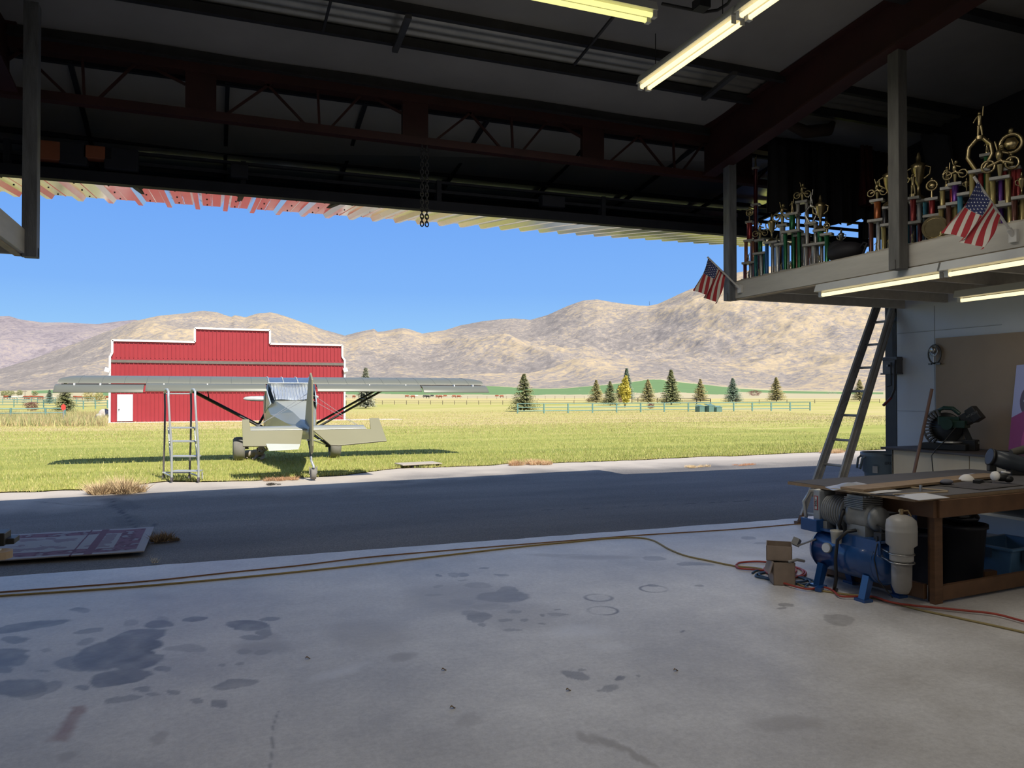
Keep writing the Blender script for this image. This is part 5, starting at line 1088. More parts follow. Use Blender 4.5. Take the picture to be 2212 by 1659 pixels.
T_('green column trophy with a white block behind the tallest gold trophy', 2132, 300, [(.9, 3, ('silver', 'purple', 'silver')), (.9, 1, 'green')], 'person', .12, u=5.8)
T_('gold motorcycle trophy on a wide purple and gold column', 2160, 304, [(.8, 3, ('gold', 'purple', 'gold')), (1.1, 3, ('gold', 'purple', 'gold'))], 'moto', .28, w=.15)
T_('large gold wheel and cup trophy over red columns at the right', 2184, 278, [(.6, 3, ('gold', 'brown', 'gold')), (.8, 4, ('red', 'gold', 'red', 'red'))], 'disc', .30, w=.14, u=5.7)
T_('brown and gold trophy cut by the right frame edge', 2207, 372, [(1, 3, ('brown', 'gold', 'brown'))], 'cup', .18)
T_('short copper column trophy behind the blue and silver cup trophy', 1678, 505, [(1, 3, ('copper', 'black', 'copper'))], 'person', .12, u=5.86)
T_('short maroon column trophy tucked between the two green ones', 1722, 500, [(1, 3, ('maroon', 'silver', 'maroon'))], 'person', .12, u=5.88)
T_('short sky blue column trophy right of the saluting figure', 1997, 440, [(1, 3, ('skyblue', 'black', 'maroon'))], 'moto', .14, u=5.85)
# round gold plaque, black bag with strap
p = Pu(2020, 488, 5.56); b = MB(); c_ = Vector((p.x, p.y, ZD + .11)); n_ = Vector((.85, .5, .2)).normalized() * .006; b.cyl(c_ - n_, c_ + n_, .10, n=28); b.tube([c_ - n_ * 1.5 + Vector((-.5, .85, 0)).normalized() * .08 * math.cos(t) + Vector((-.1, -.1, .98)) * .08 * math.sin(t) for t in np.linspace(0, 2 * PI, 24, False)], .004, 5, closed=True); b.b2((p.x - .03, p.y - .06, ZD), (p.x + .05, p.y + .06, ZD + .02)); tag(b.build('plaque', MGO), 'round gold plaque leaning low between trophies right of the middle post', 'plaque')
p = Pu(1822, 545, 5.65); bag = thing('bag', 'black duffel bag with a stiff strap on the loft between trophy groups', 'bag', (5.68, p.y, ZD)); b = MB()
b.ell((0, 0, .10), (.14, .20, .10), 16, 10); b.ell((.02, .12, .15), (.10, .12, .09), 12, 8); b.build('body', M('black_nylon', (.015, .013, .018), .7), bag)
b = MB(); b.tube([(0, -.16, .10), (-.02, -.24, .15), (-.02, -.28, .14), (-.01, -.21, .03)], .012, 6); b.build('strap', M('black_nylon'), bag)
# dark cloths hanging at the outer end of the loft, behind the trophies
def drape(name, label, cat, px0, px1, yt, yb, v, col, seed, rough=.9):
    a, b_, = Pv(px0, yt, v), Pv(px1, yt, v); zb0, zb1 = Pv(px0, yb[0], v).z, Pv(px1, yb[1], v).z; zt_ = min(a.z, 4.46); R = random.Random(seed); ph = R.uniform(0, 6)
    m = MB(); m.grid(lambda s, t: (a.x + (b_.x - a.x) * s * (1 if True else 1), v + .045 * math.sin(s * 15 + ph) * (.4 + t) + .02 * math.sin(s * 37), zt_ + ((zb0 + (zb1 - zb0) * s + .03 * math.sin(s * 9 + ph)) - zt_) * t), 36, 10)
    return tag(m.build(name, M('cloth_' + name + str(seed), col, rough, var=.3, scale=3), solid=.01), label, cat)
MB_ = (.018, .017, .020)
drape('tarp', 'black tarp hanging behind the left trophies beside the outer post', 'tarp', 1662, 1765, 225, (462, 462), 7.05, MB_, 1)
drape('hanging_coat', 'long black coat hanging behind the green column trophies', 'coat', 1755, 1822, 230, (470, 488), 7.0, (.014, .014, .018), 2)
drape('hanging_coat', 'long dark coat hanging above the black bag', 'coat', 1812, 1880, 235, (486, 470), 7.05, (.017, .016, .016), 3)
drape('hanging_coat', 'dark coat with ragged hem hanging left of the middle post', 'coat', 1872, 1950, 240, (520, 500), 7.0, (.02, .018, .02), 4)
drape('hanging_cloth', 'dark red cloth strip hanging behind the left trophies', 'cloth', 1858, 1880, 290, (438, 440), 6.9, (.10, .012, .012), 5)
a, b_ = Pu(1985, 285, 7.9), Pu(2072, 395, 7.9); m = MB(); m.prism([Pu(1986, 282, 7.9), Pu(2046, 292, 7.9), Pu(2064, 400, 7.9), Pu(2050, 430, 7.9), Pu(2012, 425, 7.9)], (.05, 0, 0)); tag(m.build('jacket', M('grey_jacket', (.085, .085, .095), .9)), 'grey jacket hung on the dark wall behind the right trophies', 'jacket')
for px0, px1, y0, y1, c, lb in [(1880, 1925, 120, 190, (.06, .03, .02), 'brown bundle stored high behind the left trophies')]: pass
m = MB(); p = Pu(1795, 275, 6.4); m.tube([Pv(1690, 262, 6.8), Pv(1740, 285, 6.8), Pv(1790, 280, 6.8), Pv(1800, 265, 6.8)], [.05, .07, .07, .03], 10); tag(m.build('canvas_bundle', M('brown_canvas', (.07, .045, .035), .9)), 'brown canvas bundle tied up under the rafter', 'bundle')

# ================================================================ right wall
MHB = M('tan_hardboard', (.33, .245, .165), .6, var=.05, scale=3)
a, b_ = Pu(2022, 731, 8.0), Pu(2022, 968, 8.0); b = MB(); b.b2((7.99, 3.0, .93), (8.035, a.y, a.z)); tag(b.build('hardboard_sheet', MHB), 'large tan hardboard sheet fixed to the white wall above the bench', 'board')
b = MB(); b.b2((UR - .012, 5.9, 2.30), (UR, 7.29, 2.305)); b.b2((UR - .004, 6.74, .95), (UR, 6.745, 2.6)); b.b2((UR - .004, 6.7, 1.33), (UR, 7.29, 1.336)); struct(b.build('trim_seam', M('panel_seam', (.42, .44, .48), .7)), 'thin seams between the white wall panels', 'seam')
# poster
MPO = mat_attr('poster_print', [(0, (.40, .44, .72)), (.3, (.30, .07, .22)), (.5, (.48, .10, .30)), (.7, (.12, .11, .17)), (.9, (.62, .64, .78))])
ps = [Pu(2196, 789, 7.93), Pu(2268, 782, 7.93), Pu(2178, 972, 7.78), Pu(2262, 985, 7.78)]
s, t = np.meshgrid(np.linspace(0, 1, 200), np.linspace(0, 1, 320)); C = [np.array(q) for q in ps]
Pp = C[0] * ((1 - s) * (1 - t))[..., None] + C[1] * (s * (1 - t))[..., None] + C[2] * ((1 - s) * t)[..., None] + C[3] * (s * t)[..., None]
sh = t > .62 - .12 * np.sin(np.clip(s * 2.2, 0, PI)); pat = np.where(sh, np.where((s - .55) ** 2 + (t - .9) ** 2 < .05, .6, .4), .1)
hd = ((s - .42) / .22) ** 2 + ((t - .42) / .16) ** 2 < 1; pat = np.where(hd & ~sh, .8, pat); pat = np.where(((s - .42) / .12) ** 2 + ((t - .42) / .03) ** 2 < 1, .95, pat)
idx = np.arange(s.size).reshape(s.shape); Fq = np.stack([idx[:-1, :-1], idx[1:, :-1], idx[1:, 1:], idx[:-1, 1:]], -1).reshape(-1, 4)
po = npmesh('poster', Pp.reshape(-1, 3), Fq, [MPO], False); at = po.data.attributes.new('pat', 'FLOAT', 'POINT'); at.data.foreach_set('value', pat.ravel().astype(np.float32)); s_ = po.modifiers.new('solid', 'SOLIDIFY'); s_.thickness = .006
tag(po, 'lavender and magenta poster leaning against the tan hardboard', 'poster')
# wire loop lamp hanging at the board edge
p = Pu(2022, 765, 7.96); o = thing('wire_loop', 'grey horseshoe shaped wire loop hanging at the hardboard corner', 'hook', p); b = MB()
b.tube([(0, .02 + .0 + math.cos(t) * .085, math.sin(t) * .11) for t in np.linspace(-1.9, 4.9, 18)], .010, 7); b.b2((-.01, -.06, -.125), (.01, .0, -.105)); b.b2((-.01, .06, -.125), (.01, .10, -.105)); b.build('loop', MST_, o)
b = MB(); b.ell((-.03, .01, .05), (.03, .04, .045), 12, 8); b.cyl((-.02, .01, .0), (-.02, .01, -.10), .008, n=6); b.tube([(-.03, .01 + math.cos(t) * .055, .03 + math.sin(t) * .055) for t in np.linspace(0, 6, 14)], .006, 6); b.build('cup', MSI, o)
# power disconnect with lever
p = Pu(1932, 790, 8.0); o = thing('door_winch', 'grey steel winch box with a long bent lever on the jamb column', 'winch', p); b = MB(); b.b2((-.06, -.09, -.10), (.04, .13, .11)); b.b2((-.07, -.10, .07), (.04, .16, .09)); b.b2((-.07, -.10, -.11), (.04, .16, -.09)); b.build('box', M('grey_cast_metal', (.14, .14, .15), .45, .4), o, bevel=.006)
b = MB(); b.cyl((-.10, .02, .0), (-.06, .02, 0), .014, n=8); b.build('bolt', MSI, o)
b = MB(); b.tube([(-.08, -.09, .06), (-.12, -.12, .0), (-.13, -.12, -.30), (-.12, -.06, -.40)], .014, 8); b.build('lever', MDARK, o)
b = MB(); b.tube([(-.12, -.06, -.40), (-.11, .07, -.50)], .018, 8); b.build('red_grip', M('red_grip', (.18, .02, .02), .5), o)
b = MB(); b.tube([(-.08, -.02, .04), (-.09, -.03, -.25), (-.09, .03, -.26)], .009, 6); b.build('crank', MDARK, o)

# ================================================================ workbench along the wall
MPLY = M('raw_plywood', (.66, .56, .40), .7, var=.08, scale=2, stretch=(1, 1, .3)); MTOP = M('dark_hardboard_top', (.075, .062, .058), .55, var=.15)
wb_ = thing('workbench', 'long plywood fronted workbench with a dark top along the right wall', 'workbench', (7.68, 5.0, 0))
T = Matrix.Translation((-7.68, -5.0, 0))
def q(): b = MB(); b.T = T; return b
b = q(); b.b2((7.30, 3.0, .90), (7.98, 6.86, .925)); b.build('top', MTOP, wb_, bevel=.003)
for y0, y1 in ((5.78, 6.76), (4.8, 5.775)): b = q(); b.b2((7.37, y0, .45), (7.39, y1 - .004, .895)); b.build('front_panel', MPLY, wb_)
b = q(); b.b2((7.37, 6.74, .05), (7.97, 6.76, .895)); b.build('end_panel', MPLY, wb_)
for y in (3.1, 4.8, 6.7): b = q(); b.b2((7.38, y - .04, 0), (7.46, y + .04, .9)); b.build('leg', MPLY, wb_)
b = q(); b.b2((7.40, 4.9, .30), (7.97, 6.74, .33)); b.build('shelf', MPLY, wb_)
# miter saw
p = Pz(2046, 967, .93); sw = thing('miter_saw', 'dark green miter saw with ribbed guard on the workbench', 'saw', (7.60, 6.20, .925), math.radians(-70))
MSG = M('dark_green_plastic', (.012, .045, .03), .35); MSB = M('black_plastic', (.015, .015, .015), .45); MSA = M('cast_aluminium', (.5, .5, .48), .35, .7)
b = MB(); b.b2((-.26, -.10, 0), (.20, .16, .075)); b.b2((-.30, -.02, .0), (-.20, .10, .06)); b.build('base', MSB, sw, bevel=.01)
b = MB(); b.lathe([(.0, 0), (.13, 0), (.135, .02), (0, .03)], (0, .0, .075), n=24); b.b2((-.08, .09, .075), (.27, .12, .10)); b.b2((.02, .08, .10), (.12, .12, .24)); b.build('table_and_fence', MSA, sw)
b = MB(); b.lathe([(.02, -.018), (.17, -.02), (.175, 0), (.17, .02), (.02, .018)], (-.03, -.01, .24), (0, 1, 0), 28); b.build('blade_guard', MSB, sw)
b = MB()
for t in np.linspace(1.9, 4.3, 13): b.bar((-.03 + math.cos(t) * .14, -.05, .24 + math.sin(t) * .14), (-.03 + math.cos(t) * .215, -.05, .24 + math.sin(t) * .215), .018, .05, up=(0, 1, 0))
b.tube([(-.03 + math.cos(t) * .215, -.05, .24 + math.sin(t) * .215) for t in np.linspace(1.9, 4.3, 14)], .012, 6); b.build('ribbed_guard', M('black_white_rib', (.10, .10, .10), .4), sw)
b = MB(); b.cyl((.03, .02, .29), (.03, -.16, .29), .062, n=18); b.b2((-.09, -.08, .27), (.13, .03, .37)); b.b2((-.02, -.12, .25), (.20, .05, .33)); b.build('motor', MSG, sw, bevel=.01)
b = MB(); b.tube([(-.10, -.03, .34), (-.09, -.03, .44), (-.04, -.03, .465), (.05, -.03, .46), (.12, -.03, .40)], [.018, .02, .022, .024, .02], 10); b.build('handle', MSG, sw)
b = MB(); b.bar((.14, 0, .32), (.27, 0, .40), .12, .13); b.bar((.22, 0, .37), (.30, 0, .43), .15, .16); b.build('dust_chute', MSB, sw, bevel=.01)
b = MB(); b.bar((.12, .03, .30), (.20, .06, .08), .06, .06); b.b2((.12, .0, .0), (.26, .14, .12)); b.build('pivot_arm', MSB, sw, bevel=.008)
b = MB(); b.tube([(.12, -.1, .28), (.02, -.20, .10), (-.03, -.31, .01), (-.05, -.36, -.05), (-.03, -.37, -.25), (.0, -.38, -.36)], .006, 6); b.cyl((0, -.38, -.36), (0, -.38, -.44), .013, n=8); b.build('power_cord', MSB, sw)
def txt(name, s, loc, R, size, mat, parent, depth=.001):
    c = bpy.data.curves.new(name, 'FONT'); c.body = s; c.size = size; c.extrude = depth; c.align_x = 'CENTER'; c.align_y = 'CENTER'
    t_ = bpy.data.objects.new(name, c); COL.objects.link(t_); dg = bpy.context.evaluated_depsgraph_get(); dg.update()
    me = bpy.data.meshes.new_from_object(t_.evaluated_get(dg)); me.name = name; bpy.data.objects.remove(t_); me.materials.clear(); me.materials.append(mat)
    o = bpy.data.objects.new(name, me); COL.objects.link(o); o.location = loc; o.rotation_euler = R; o.parent = parent; return o
txt('lettering', 'HITACHI', (.255, -.078, .40), (PI / 2, math.radians(-32), 0), .032, M('grey_print', (.2, .21, .2), .5), sw)
# trash can
p = (7.66, 7.10); tc_ = thing('trash_can', 'blue grey ribbed plastic trash can beside the workbench end', 'trash can', (p[0], p[1], 0)); MTC = M('blue_grey_plastic', (.10, .14, .17), .45, var=.08)
b = MB(); b.lathe([(.20, 0), (.225, .02), (.245, .58), (.275, .60), (.285, .76), (.30, .785), (.30, .83), (.285, .83), (.27, .78), (.22, .05), (.0, .04)], n=36); b.build('body', MTC, tc_)
b = MB()
for k in range(12):
    a = k * PI / 6; b.bar((math.cos(a) * .232, math.sin(a) * .232, .06), (math.cos(a) * .25, math.sin(a) * .25, .56), .03, .012, up=(math.cos(a), math.sin(a), 0))
b.build('ribs', MTC, tc_)
a = math.radians(205)
for a in (math.radians(158), math.radians(-22)):
    b = MB(); r1, r2 = .285, .345; T2 = Matrix.Rotation(a, 4, 'Z'); b.T = T2
    b.tube([(r1, -.06, .79), (r2 - .02, -.055, .76), (r2, -.05, .64), (r2, .05, .64), (r2 - .02, .055, .76), (r1, .06, .79)], .014, 8); b.build('handle', MTC, tc_)
a = math.radians(232)
txt('lettering', 'BRUTE', (math.cos(a) * .292, math.sin(a) * .292, .72), (PI / 2, 0, a + PI / 2), .05, M('dark_print', (.03, .04, .05), .6), tc_)
b = MB(); b.T = Matrix.Rotation(math.radians(197), 4, 'Z'); b.b2((.292, -.03, .60), (.298, .03, .68)); b.build('sticker', M('grey_sticker', (.3, .3, .3), .6), tc_)
# wooden pole leaning on the bench
b = MB(); b.cyl((6.93, 6.25, .01), Pu(2013, 840, 7.28), .017, n=10); tag(b.build('wooden_pole', M('brown_pole', (.20, .115, .085), .6)), 'brown wooden pole leaning against the workbench top', 'pole')

# ================================================================ leaning extension ladder
f1, f2 = Pz(1727, 1131, 0), Pz(1783, 1141, 0); t1, t2 = Vector((8.00, 7.62, 2.62)), Vector((7.96, 7.30, 2.62))
ld = thing('extension_ladder', 'tall aluminium extension ladder leaning up beside the loft end', 'ladder', f1); T = Matrix.Translation(-f1)
MALU = M('worn_aluminium', (.42, .41, .39), .45, .3, var=.15, scale=8)
e1, e2 = f1.lerp(t1, 1.06), f2.lerp(t2, 1.06); wdir = (f2 - f1).normalized(); up1 = (t1 - f1).normalized()
nrm = up1.cross(wdir).normalized()
for f, e, s in ((f1, e1, -1), (f2, e2, 1)):
    for off, a0, a1 in ((0, 0.03, 1), (1, .12, 1)):
        b = MB(); b.T = T; A_, B_ = f.lerp(e, a0) + nrm * .066 * off, f.lerp(e, a1) + nrm * .066 * off; k = wdir * s * .012
        b.bar(A_, B_, .008, .06, up=nrm); 
        b.bar(A_ + nrm * .029, B_ + nrm * .029, .026, .006, up=nrm); b.bar(A_ - nrm * .029, B_ - nrm * .029, .026, .006, up=nrm); b.build('fly_rail' if off else 'rail', MALU, ld)
    b = MB(); b.T = T; b.box(f + Vector((0, 0, .015)), (.11, .06, .03)); b.bar(f + Vector((0, 0, .02)), f.lerp(e, .04), .03, .05); b.build('foot', M('rusty_foot', (.16, .10, .07), .8), ld)
nr = 10
for i in range(nr):
    t = .045 + .107 * i
    if t > 1: break
    o_ = nrm * (.066 if t > .15 else 0)
    b = MB(); b.T = T; b.cyl(f1.lerp(e1, t) + o_, f2.lerp(e2, t) + o_, .015, n=8); b.build('rung', MALU, ld)
b = MB(); b.T = T
for f, e in ((f1, e1), (f2, e2)): b.bar(f.lerp(e, .50) - nrm * .01, f.lerp(e, .54) + nrm * .07, .045, .02, up=nrm); b.bar(f.lerp(e, .17) + nrm * .02, f.lerp(e, .20) + nrm * .05, .05, .05)
b.build('rung_lock', MALU, ld)
# ================================================================ work table
TR = Matrix.Translation((4.70, 4.11, 0)) @ Matrix.Rotation(math.radians(5), 4, 'Z')
tb = thing('work_table', 'heavy wooden work table with an overhanging plywood top in the right foreground', 'table', (4.70, 4.11, 0), math.radians(5))
MLUM = M('reddish_lumber', (.19, .095, .045), .65, var=.2, scale=4, stretch=(1, 1, 6)); MLUH = M('reddish_lumber_long', (.19, .095, .045), .65, var=.2, scale=4); MED = M('plywood_edge', (.34, .23, .13), .7, var=.15, scale=14); MGT = M('charcoal_felt_top', (.115, .105, .10), .8, var=.1, scale=3)
b = MB(); b.b2((0, 0, .770), (2.44, 1.20, .795)); b.build('plywood_top', MED, tb); b = MB(); b.b2((.003, .003, .795), (2.43, 1.19, .799)); b.build('top_surface', MGT, tb)
LX, LY = (.24, 2.1), (.02, 1.0)
for x in LX:
    for y in LY:
        b = MB(); b.b2((x, y, 0), (x + .09, y + .045, .77)); b.b2((x + .045, y + .046, 0.), (x + .135, y + .09, .77)); b.build('leg', MLUM, tb, bevel=.003)
for (a, c) in (((.24, -.02, .64), (2.22, .018, .768)), ((.24, 1.092, .64), (2.22, 1.13, .768)), ((.20, 0, .64), (.238, 1.1, .768)), ((2.22, 0, .64), (2.26, 1.1, .768))):
    b = MB(); b.b2(a, c); b.build('apron', MLUH, tb, bevel=.003)
for (a, c) in (((.33, .02, .02), (2.1, .058, .13)), ((.33, 1.0, .02), (2.1, 1.04, .13)), ((.24, .11, .02), (.28, 1.0, .13))):
    b = MB(); b.b2(a, c); b.build('stretcher', MLUH, tb, bevel=.003)
ZT = .799
def ont(px, py, dz=0): return Pz(px, py, ZT + dz)
# second sheet edge and strips on the table
MSTRIP = M('pine_strip', (.52, .40, .25), .6, var=.1)
a, c = ont(1840, 1057, .02), ont(2150, 1026, .02); b = MB(); b.bar(a, c, .20, .018); tag(b.build('plywood_offcut', MED), 'long plywood strip lying across the far part of the table', 'board')
def stick(label, a, c, w=.018, h=.008, dz=.005, mat=None): b = MB(); b.bar(ont(*a, dz), ont(*c, dz), w, h); return tag(b.build('wood_strip', mat or MSTRIP), label, 'strip', 'thin strips on the work table')
stick('thin pine strip running from the left table edge to the papers', (1796, 1055), (1892, 1068)); stick('thin pine strip forming the back of the open frame', (1940, 1050), (2048, 1060), dz=.008)
stick('thin pine strip forming the near side of the open frame', (1930, 1068), (2046, 1062)); stick('dark thin strip under the papers', (1880, 1068), (1960, 1072), .03, .006, .004, MSB)
def paper(label, pts, mat=None, h=.012, name='paper', cat='paper'):
    P = [ont(*p_, .004) for p_ in pts]; b = MB()
    b.grid(lambda s, t: tuple((P[0] * (1 - s) + P[1] * s) * (1 - t) + (P[3] * (1 - s) + P[2] * s) * t + Vector((0, 0, h * (math.sin(s * PI) * math.sin(t * 2.6 + .3)) ** 2))), 14, 10)
    return tag(b.build(name, mat or M('white_paper', (.62, .62, .64), .7, var=.04), solid=.002), label, cat)
paper('creased white paper sheet nearest the table corner', [(1932, 1071), (1995, 1064), (2052, 1075), (1985, 1081)])
paper('white paper sheet lying inside the strip frame', [(1845, 1060), (1905, 1052), (1950, 1061), (1892, 1066)], h=.006)
paper('crumpled translucent plastic sheet at the left end of the table', [(1782, 1052), (1850, 1041), (1878, 1047), (1800, 1060)], M('cloudy_plastic', (.5, .5, .5), .35, var=.2), .025, 'plastic_sheet', 'plastic')
paper('pale sheet at the back right of the table', [(2060, 1029), (2100, 1023), (2140, 1027), (2110, 1034)])
paper('dark grey shop cloth spread on the right of the table', [(2010, 1047), (2110, 1036), (2212, 1048), (2120, 1058)], M('grey_shop_cloth', (.10, .09, .09), .95, var=.2), .018, 'shop_cloth', 'cloth')
p = ont(1989, 1062, .0); b = MB(); b.b2(p + Vector((-.008, -.008, 0)), p + Vector((.008, .008, .05))); tag(b.build('clamp', M('bright_clamp', (.5, .5, .5), .3, .6)), 'small upright metal clamp on the strip frame', 'clamp')
p = ont(2088, 1042, .004); b = MB(); b.lathe([(.062, 0), (.060, .012), (.045, .036), (.022, .052), (.0, .056)], p + Vector((0, 0, .012)), (0, 0, 1), 20, caps=False); tag(b.build('dust_mask', M('mask_white', (.78, .74, .68), .8, var=.05), solid=.002), 'white dome shaped dust mask on the grey cloth', 'mask')
p = ont(2045, 1046, .01); b = MB(); b.ell(p + Vector((0, 0, .02)), (.06, .04, .022), 12, 8); tag(b.build('rag', M('grey_rag', (.16, .16, .19), .9)), 'wadded grey rag left of the dust mask', 'rag')
# goggles and other tools
p = ont(2160, 1040, .02); o = thing('respirator', 'black respirator mask with white filter discs on the table', 'respirator', p, -.4); o.scale = (.75, .75, .75)
b = MB(); b.ell((.03, 0, .045), (.085, .05, .045), 14, 10); b.ell((.08, -.02, .03), (.05, .05, .04), 12, 8); b.build('face_piece', MSB, o)
b = MB(); b.lathe([(.0, 0), (.052, .0), (.056, .012), (.05, .03), (0, .034)], (-.06, -.03, .06), (-.9, -.35, .2), 18); b.build('filter', M('mask_white'), o); b = MB(); b.lathe([(.0, 0), (.045, .0), (.045, .02), (0, .024)], (.08, .03, .085), (.2, .1, 1), 18); b.build('filter', M('mask_white'), o)
p = ont(2113, 1046, .01); b = MB(); b.box(p + Vector((0, 0, .02)), (.11, .05, .035), (0, 0, .4)); b.tube([p + Vector((.05, 0, .02)), p + Vector((.12, .03, .01)), p + Vector((.16, 0, .01))], .006, 6); tag(b.build('charger', MSB, bevel=.008), 'small black charger block in front of the respirator', 'charger')
p = ont(2180, 1026, .0); o = thing('leaf_blower', 'large dark blower with a round mouth lying on the table at the right edge', 'blower', p, -.5); o.scale = (.8, .8, .8)
b = MB(); b.tube([(-.17, .02, .20), (-.02, .02, .16), (.12, 0, .12), (.25, -.04, .10)], [.085, .10, .095, .07], 18, cap=False); b.build('barrel', M('slate_plastic', (.05, .06, .075), .35), o, solid=.008)
b = MB(); b.lathe([(.085, 0), (.10, -.005), (.10, .03), (.085, .03)], (-.175, .02, .20), (-.96, 0, .25), 22); b.build('mouth_ring', MSB, o); b = MB(); b.lathe([(.0, 0), (.07, .0), (.06, .02), (0, .03)], (-.10, .02, .19), (-.96, 0, .25), 16); b.build('brass_insert', M('brass_insert', (.5, .4, .2), .4, .5), o)
b = MB(); b.ell((.24, -.03, .10), (.11, .10, .10), 16, 10); b.b2((-.22, -.02, .04), (-.14, .06, .12)); b.b2((.0, -.05, 0), (.3, .08, .08)); b.build('housing', MSB, o, bevel=.01)
b = MB(); b.tube([(.05, .05, .25), (.2, .05, .30), (.4, .02, .28), (.55, 0, .2)], .045, 12); b.build('handle', M('olive_grip', (.10, .09, .07), .7), o)

# ================================================================ compressor
cp = thing('air_compressor', 'blue tank air compressor with a grey pump under the table corner', 'compressor', (4.70, 4.66, 0))
MBT = M('blue_tank_paint', (.012, .07, .24), .28, .0, var=.12, scale=5, coat=.4); MGR = M('grey_cast_iron', (.30, .31, .31), .45, .2, var=.12, scale=12); MHO = M('black_hose', (.012, .012, .014), .4); MCY = M('beige_grey_canister', (.40, .38, .35), .4, var=.06)
R = .165; zc = .285
b = MB(); prof = [(.0, -.40), (.06, -.395), (.11, -.375), (.145, -.345), (.160, -.31), (.163, -.30), (.165, -.30), (R, .30), (.163, .30), (.16, .31), (.145, .345), (.11, .375), (.06, .395), (.0, .40)]
b.lathe(prof, (0, 0, zc), (0, 1, 0), 36, caps=False); b.build('tank', MBT, cp)
b = MB(); 
for s in (-1, 1): b.tube([(math.cos(t) * (R + .001), s * .30, zc + math.sin(t) * (R + .001)) for t in np.linspace(0, 2 * PI, 40, False)], .003, 5, closed=True)
b.build('weld_seam', MBT, cp)
for x in (-.13, .13):
    for y in (-.24, .22):
        b = MB(); s = 1 if x > 0 else -1; b.prism([(x * .75, y - .03, .17), (x * 1.15, y - .03, .19), (x * 1.5, y - .03, .02), (x * 1.15, y - .03, .02)], (0, .06, 0)); b.b2((x * 1.0 - s * .0, y - .05, 0), (x * 1.65, y + .05, .02)); b.build('foot', MBT, cp)
b = MB(); b.b2((-.13, -.36, .445), (.13, .30, .462)); b.b2((-.135, -.36, .36), (-.125, .08, .462)); b.b2((.125, -.36, .38), (.135, .30, .462)); b.build('platform', MBT, cp)
b = MB(); b.b2((-.17, .24, .43), (-.03, .42, .53)); b.build('switch_box', MBT, cp, bevel=.006)
b = MB(); b.lathe([(.036, 0), (.04, .01), (.04, .028), (.034, .03), (.0, .03)], (-.165, .12, .33), (-1, -.3, .1), 22); b.cyl((-.15, .12, .33), (-.11, .14, .33), .02, n=10); g = b.build('gauge', MGR, cp)
b = MB(); b.lathe([(.0, .0), (.034, 0)], (-.196, .111, .333), (-1, -.3, .1), 22, caps=False); b.build('dial', M('dial_white', (.7, .72, .74), .4), g)
b = MB(); b.lathe([(.036, 0), (.045, .085), (.048, .09), (.048, .10), (.042, .10), (.034, .01), (0, .01)], (-.175, .02, .385), n=20); b.build('drip_cup', M('dirty_white_plastic', (.55, .53, .46), .5, var=.2, scale=15), cp)
# motor with fins, control panel, pump head
b = MB(); b.b2((-.11, .27, .47), (.06, .34, .76)); b.build('panel_box', M('light_grey_panel', (.36, .38, .40), .4), cp, bevel=.006)
b = MB(); b.cyl((0, .02, .61), (0, .27, .61), .10, n=28)
for k in range(9): b.lathe([(.10, -.005), (.13 - .002 * abs(k - 4), -.004), (.13 - .002 * abs(k - 4), .004), (.10, .005)], (0, .05 + k * .024, .61), (0, 1, 0), 28)
b.b2((-.10, .05, .462), (.10, .10, .52)); b.b2((-.10, .20, .462), (.10, .25, .52)); b.build('finned_motor', MGR, cp)
b = MB(); b.lathe([(.0, -.10), (.08, -.095), (.10, -.07), (.10, .06), (.115, .07), (.115, .10), (.06, .12), (0, .12)], (0, -.10, .60), (0, 1, 0), 28); b.lathe([(.0, 0), (.09, 0), (.095, .02), (.085, .05), (0, .055)], (0, -.20, .60), (0, -1, 0), 26); b.b2((-.09, -.18, .462), (.09, .0, .54)); b.build('crankcase', MGR, cp)
b = MB()
for k in range(6): b.b2((-.10, -.17, .668 + k * .014), (.10, .02, .676 + k * .014))
b.b2((-.085, -.155, .66), (.085, .005, .765))
for k in range(5): b.cyl((-.08 + .04 * k, -.172, .755), (-.08 + .04 * k, -.172, .768), .008, n=6)
b.build('cylinder_head', MGR, cp, bevel=.003)
b = MB(); b.tube([(-.06, .30, .76), (-.12, .36, .75), (-.15, .40, .66), (-.13, .40, .53)], .014, 8); b.build('metal_conduit', MSA, cp)
b = MB(); b.tube([(-.10, .02, .64), (-.145, .0, .60), (-.15, .02, .53), (-.10, .05, .48)], .016, 8); b.build('intake_hose', MHO, cp)
b = MB(); b.tube([(-.10, -.10, .50), (-.17, -.08, .49), (-.215, -.03, .42), (-.225, -.02, .28), (-.22, -.02, .12), (-.20, .02, .03), (-.14, .06, .012)], .014, 8); b.build('black_hose', MHO, cp)
b = MB(); b.tube([(-.05, -.32, .49), (-.14, -.34, .44), (-.16, -.33, .33), (-.15, -.36, .18), (-.08, -.42, .06)], .005, 6); b.box((-.13, -.33, .475), (.014, .014, .04)); b.build('thin_hose', MHO, cp)
b = MB(); b.tube([(.0, -.20, .54), (-.05, -.26, .56), (-.06, -.33, .54), (.0, -.36, .50)], .008, 6); b.b2((-.10, -.34, .465), (-.02, -.27, .515)); b.cyl((-.05, -.30, .51), (-.05, -.30, .55), .014, n=8); b.build('valves', MDARK, cp)
cz = (-.09, -.51)
b = MB(); b.lathe([(.0, .68), (.03, .68), (.07, .665), (.098, .64), (.105, .60), (.105, .57), (.107, .565), (.105, .56), (.104, .47), (.08, .45), (.08, .36), (.077, .35), (.0, .35)][::-1], (cz[0], cz[1], 0), n=26, caps=False); b.build('separator_tank', MCY, cp)
b = MB(); b.lathe([(0, .12), (.045, .12), (.055, .14), (.066, .17), (.07, .345), (.0, .35)], (cz[0], cz[1], 0), n=24, caps=False); b.build('filter_bowl', M('dull_grey_bowl', (.26, .24, .22), .5), cp)
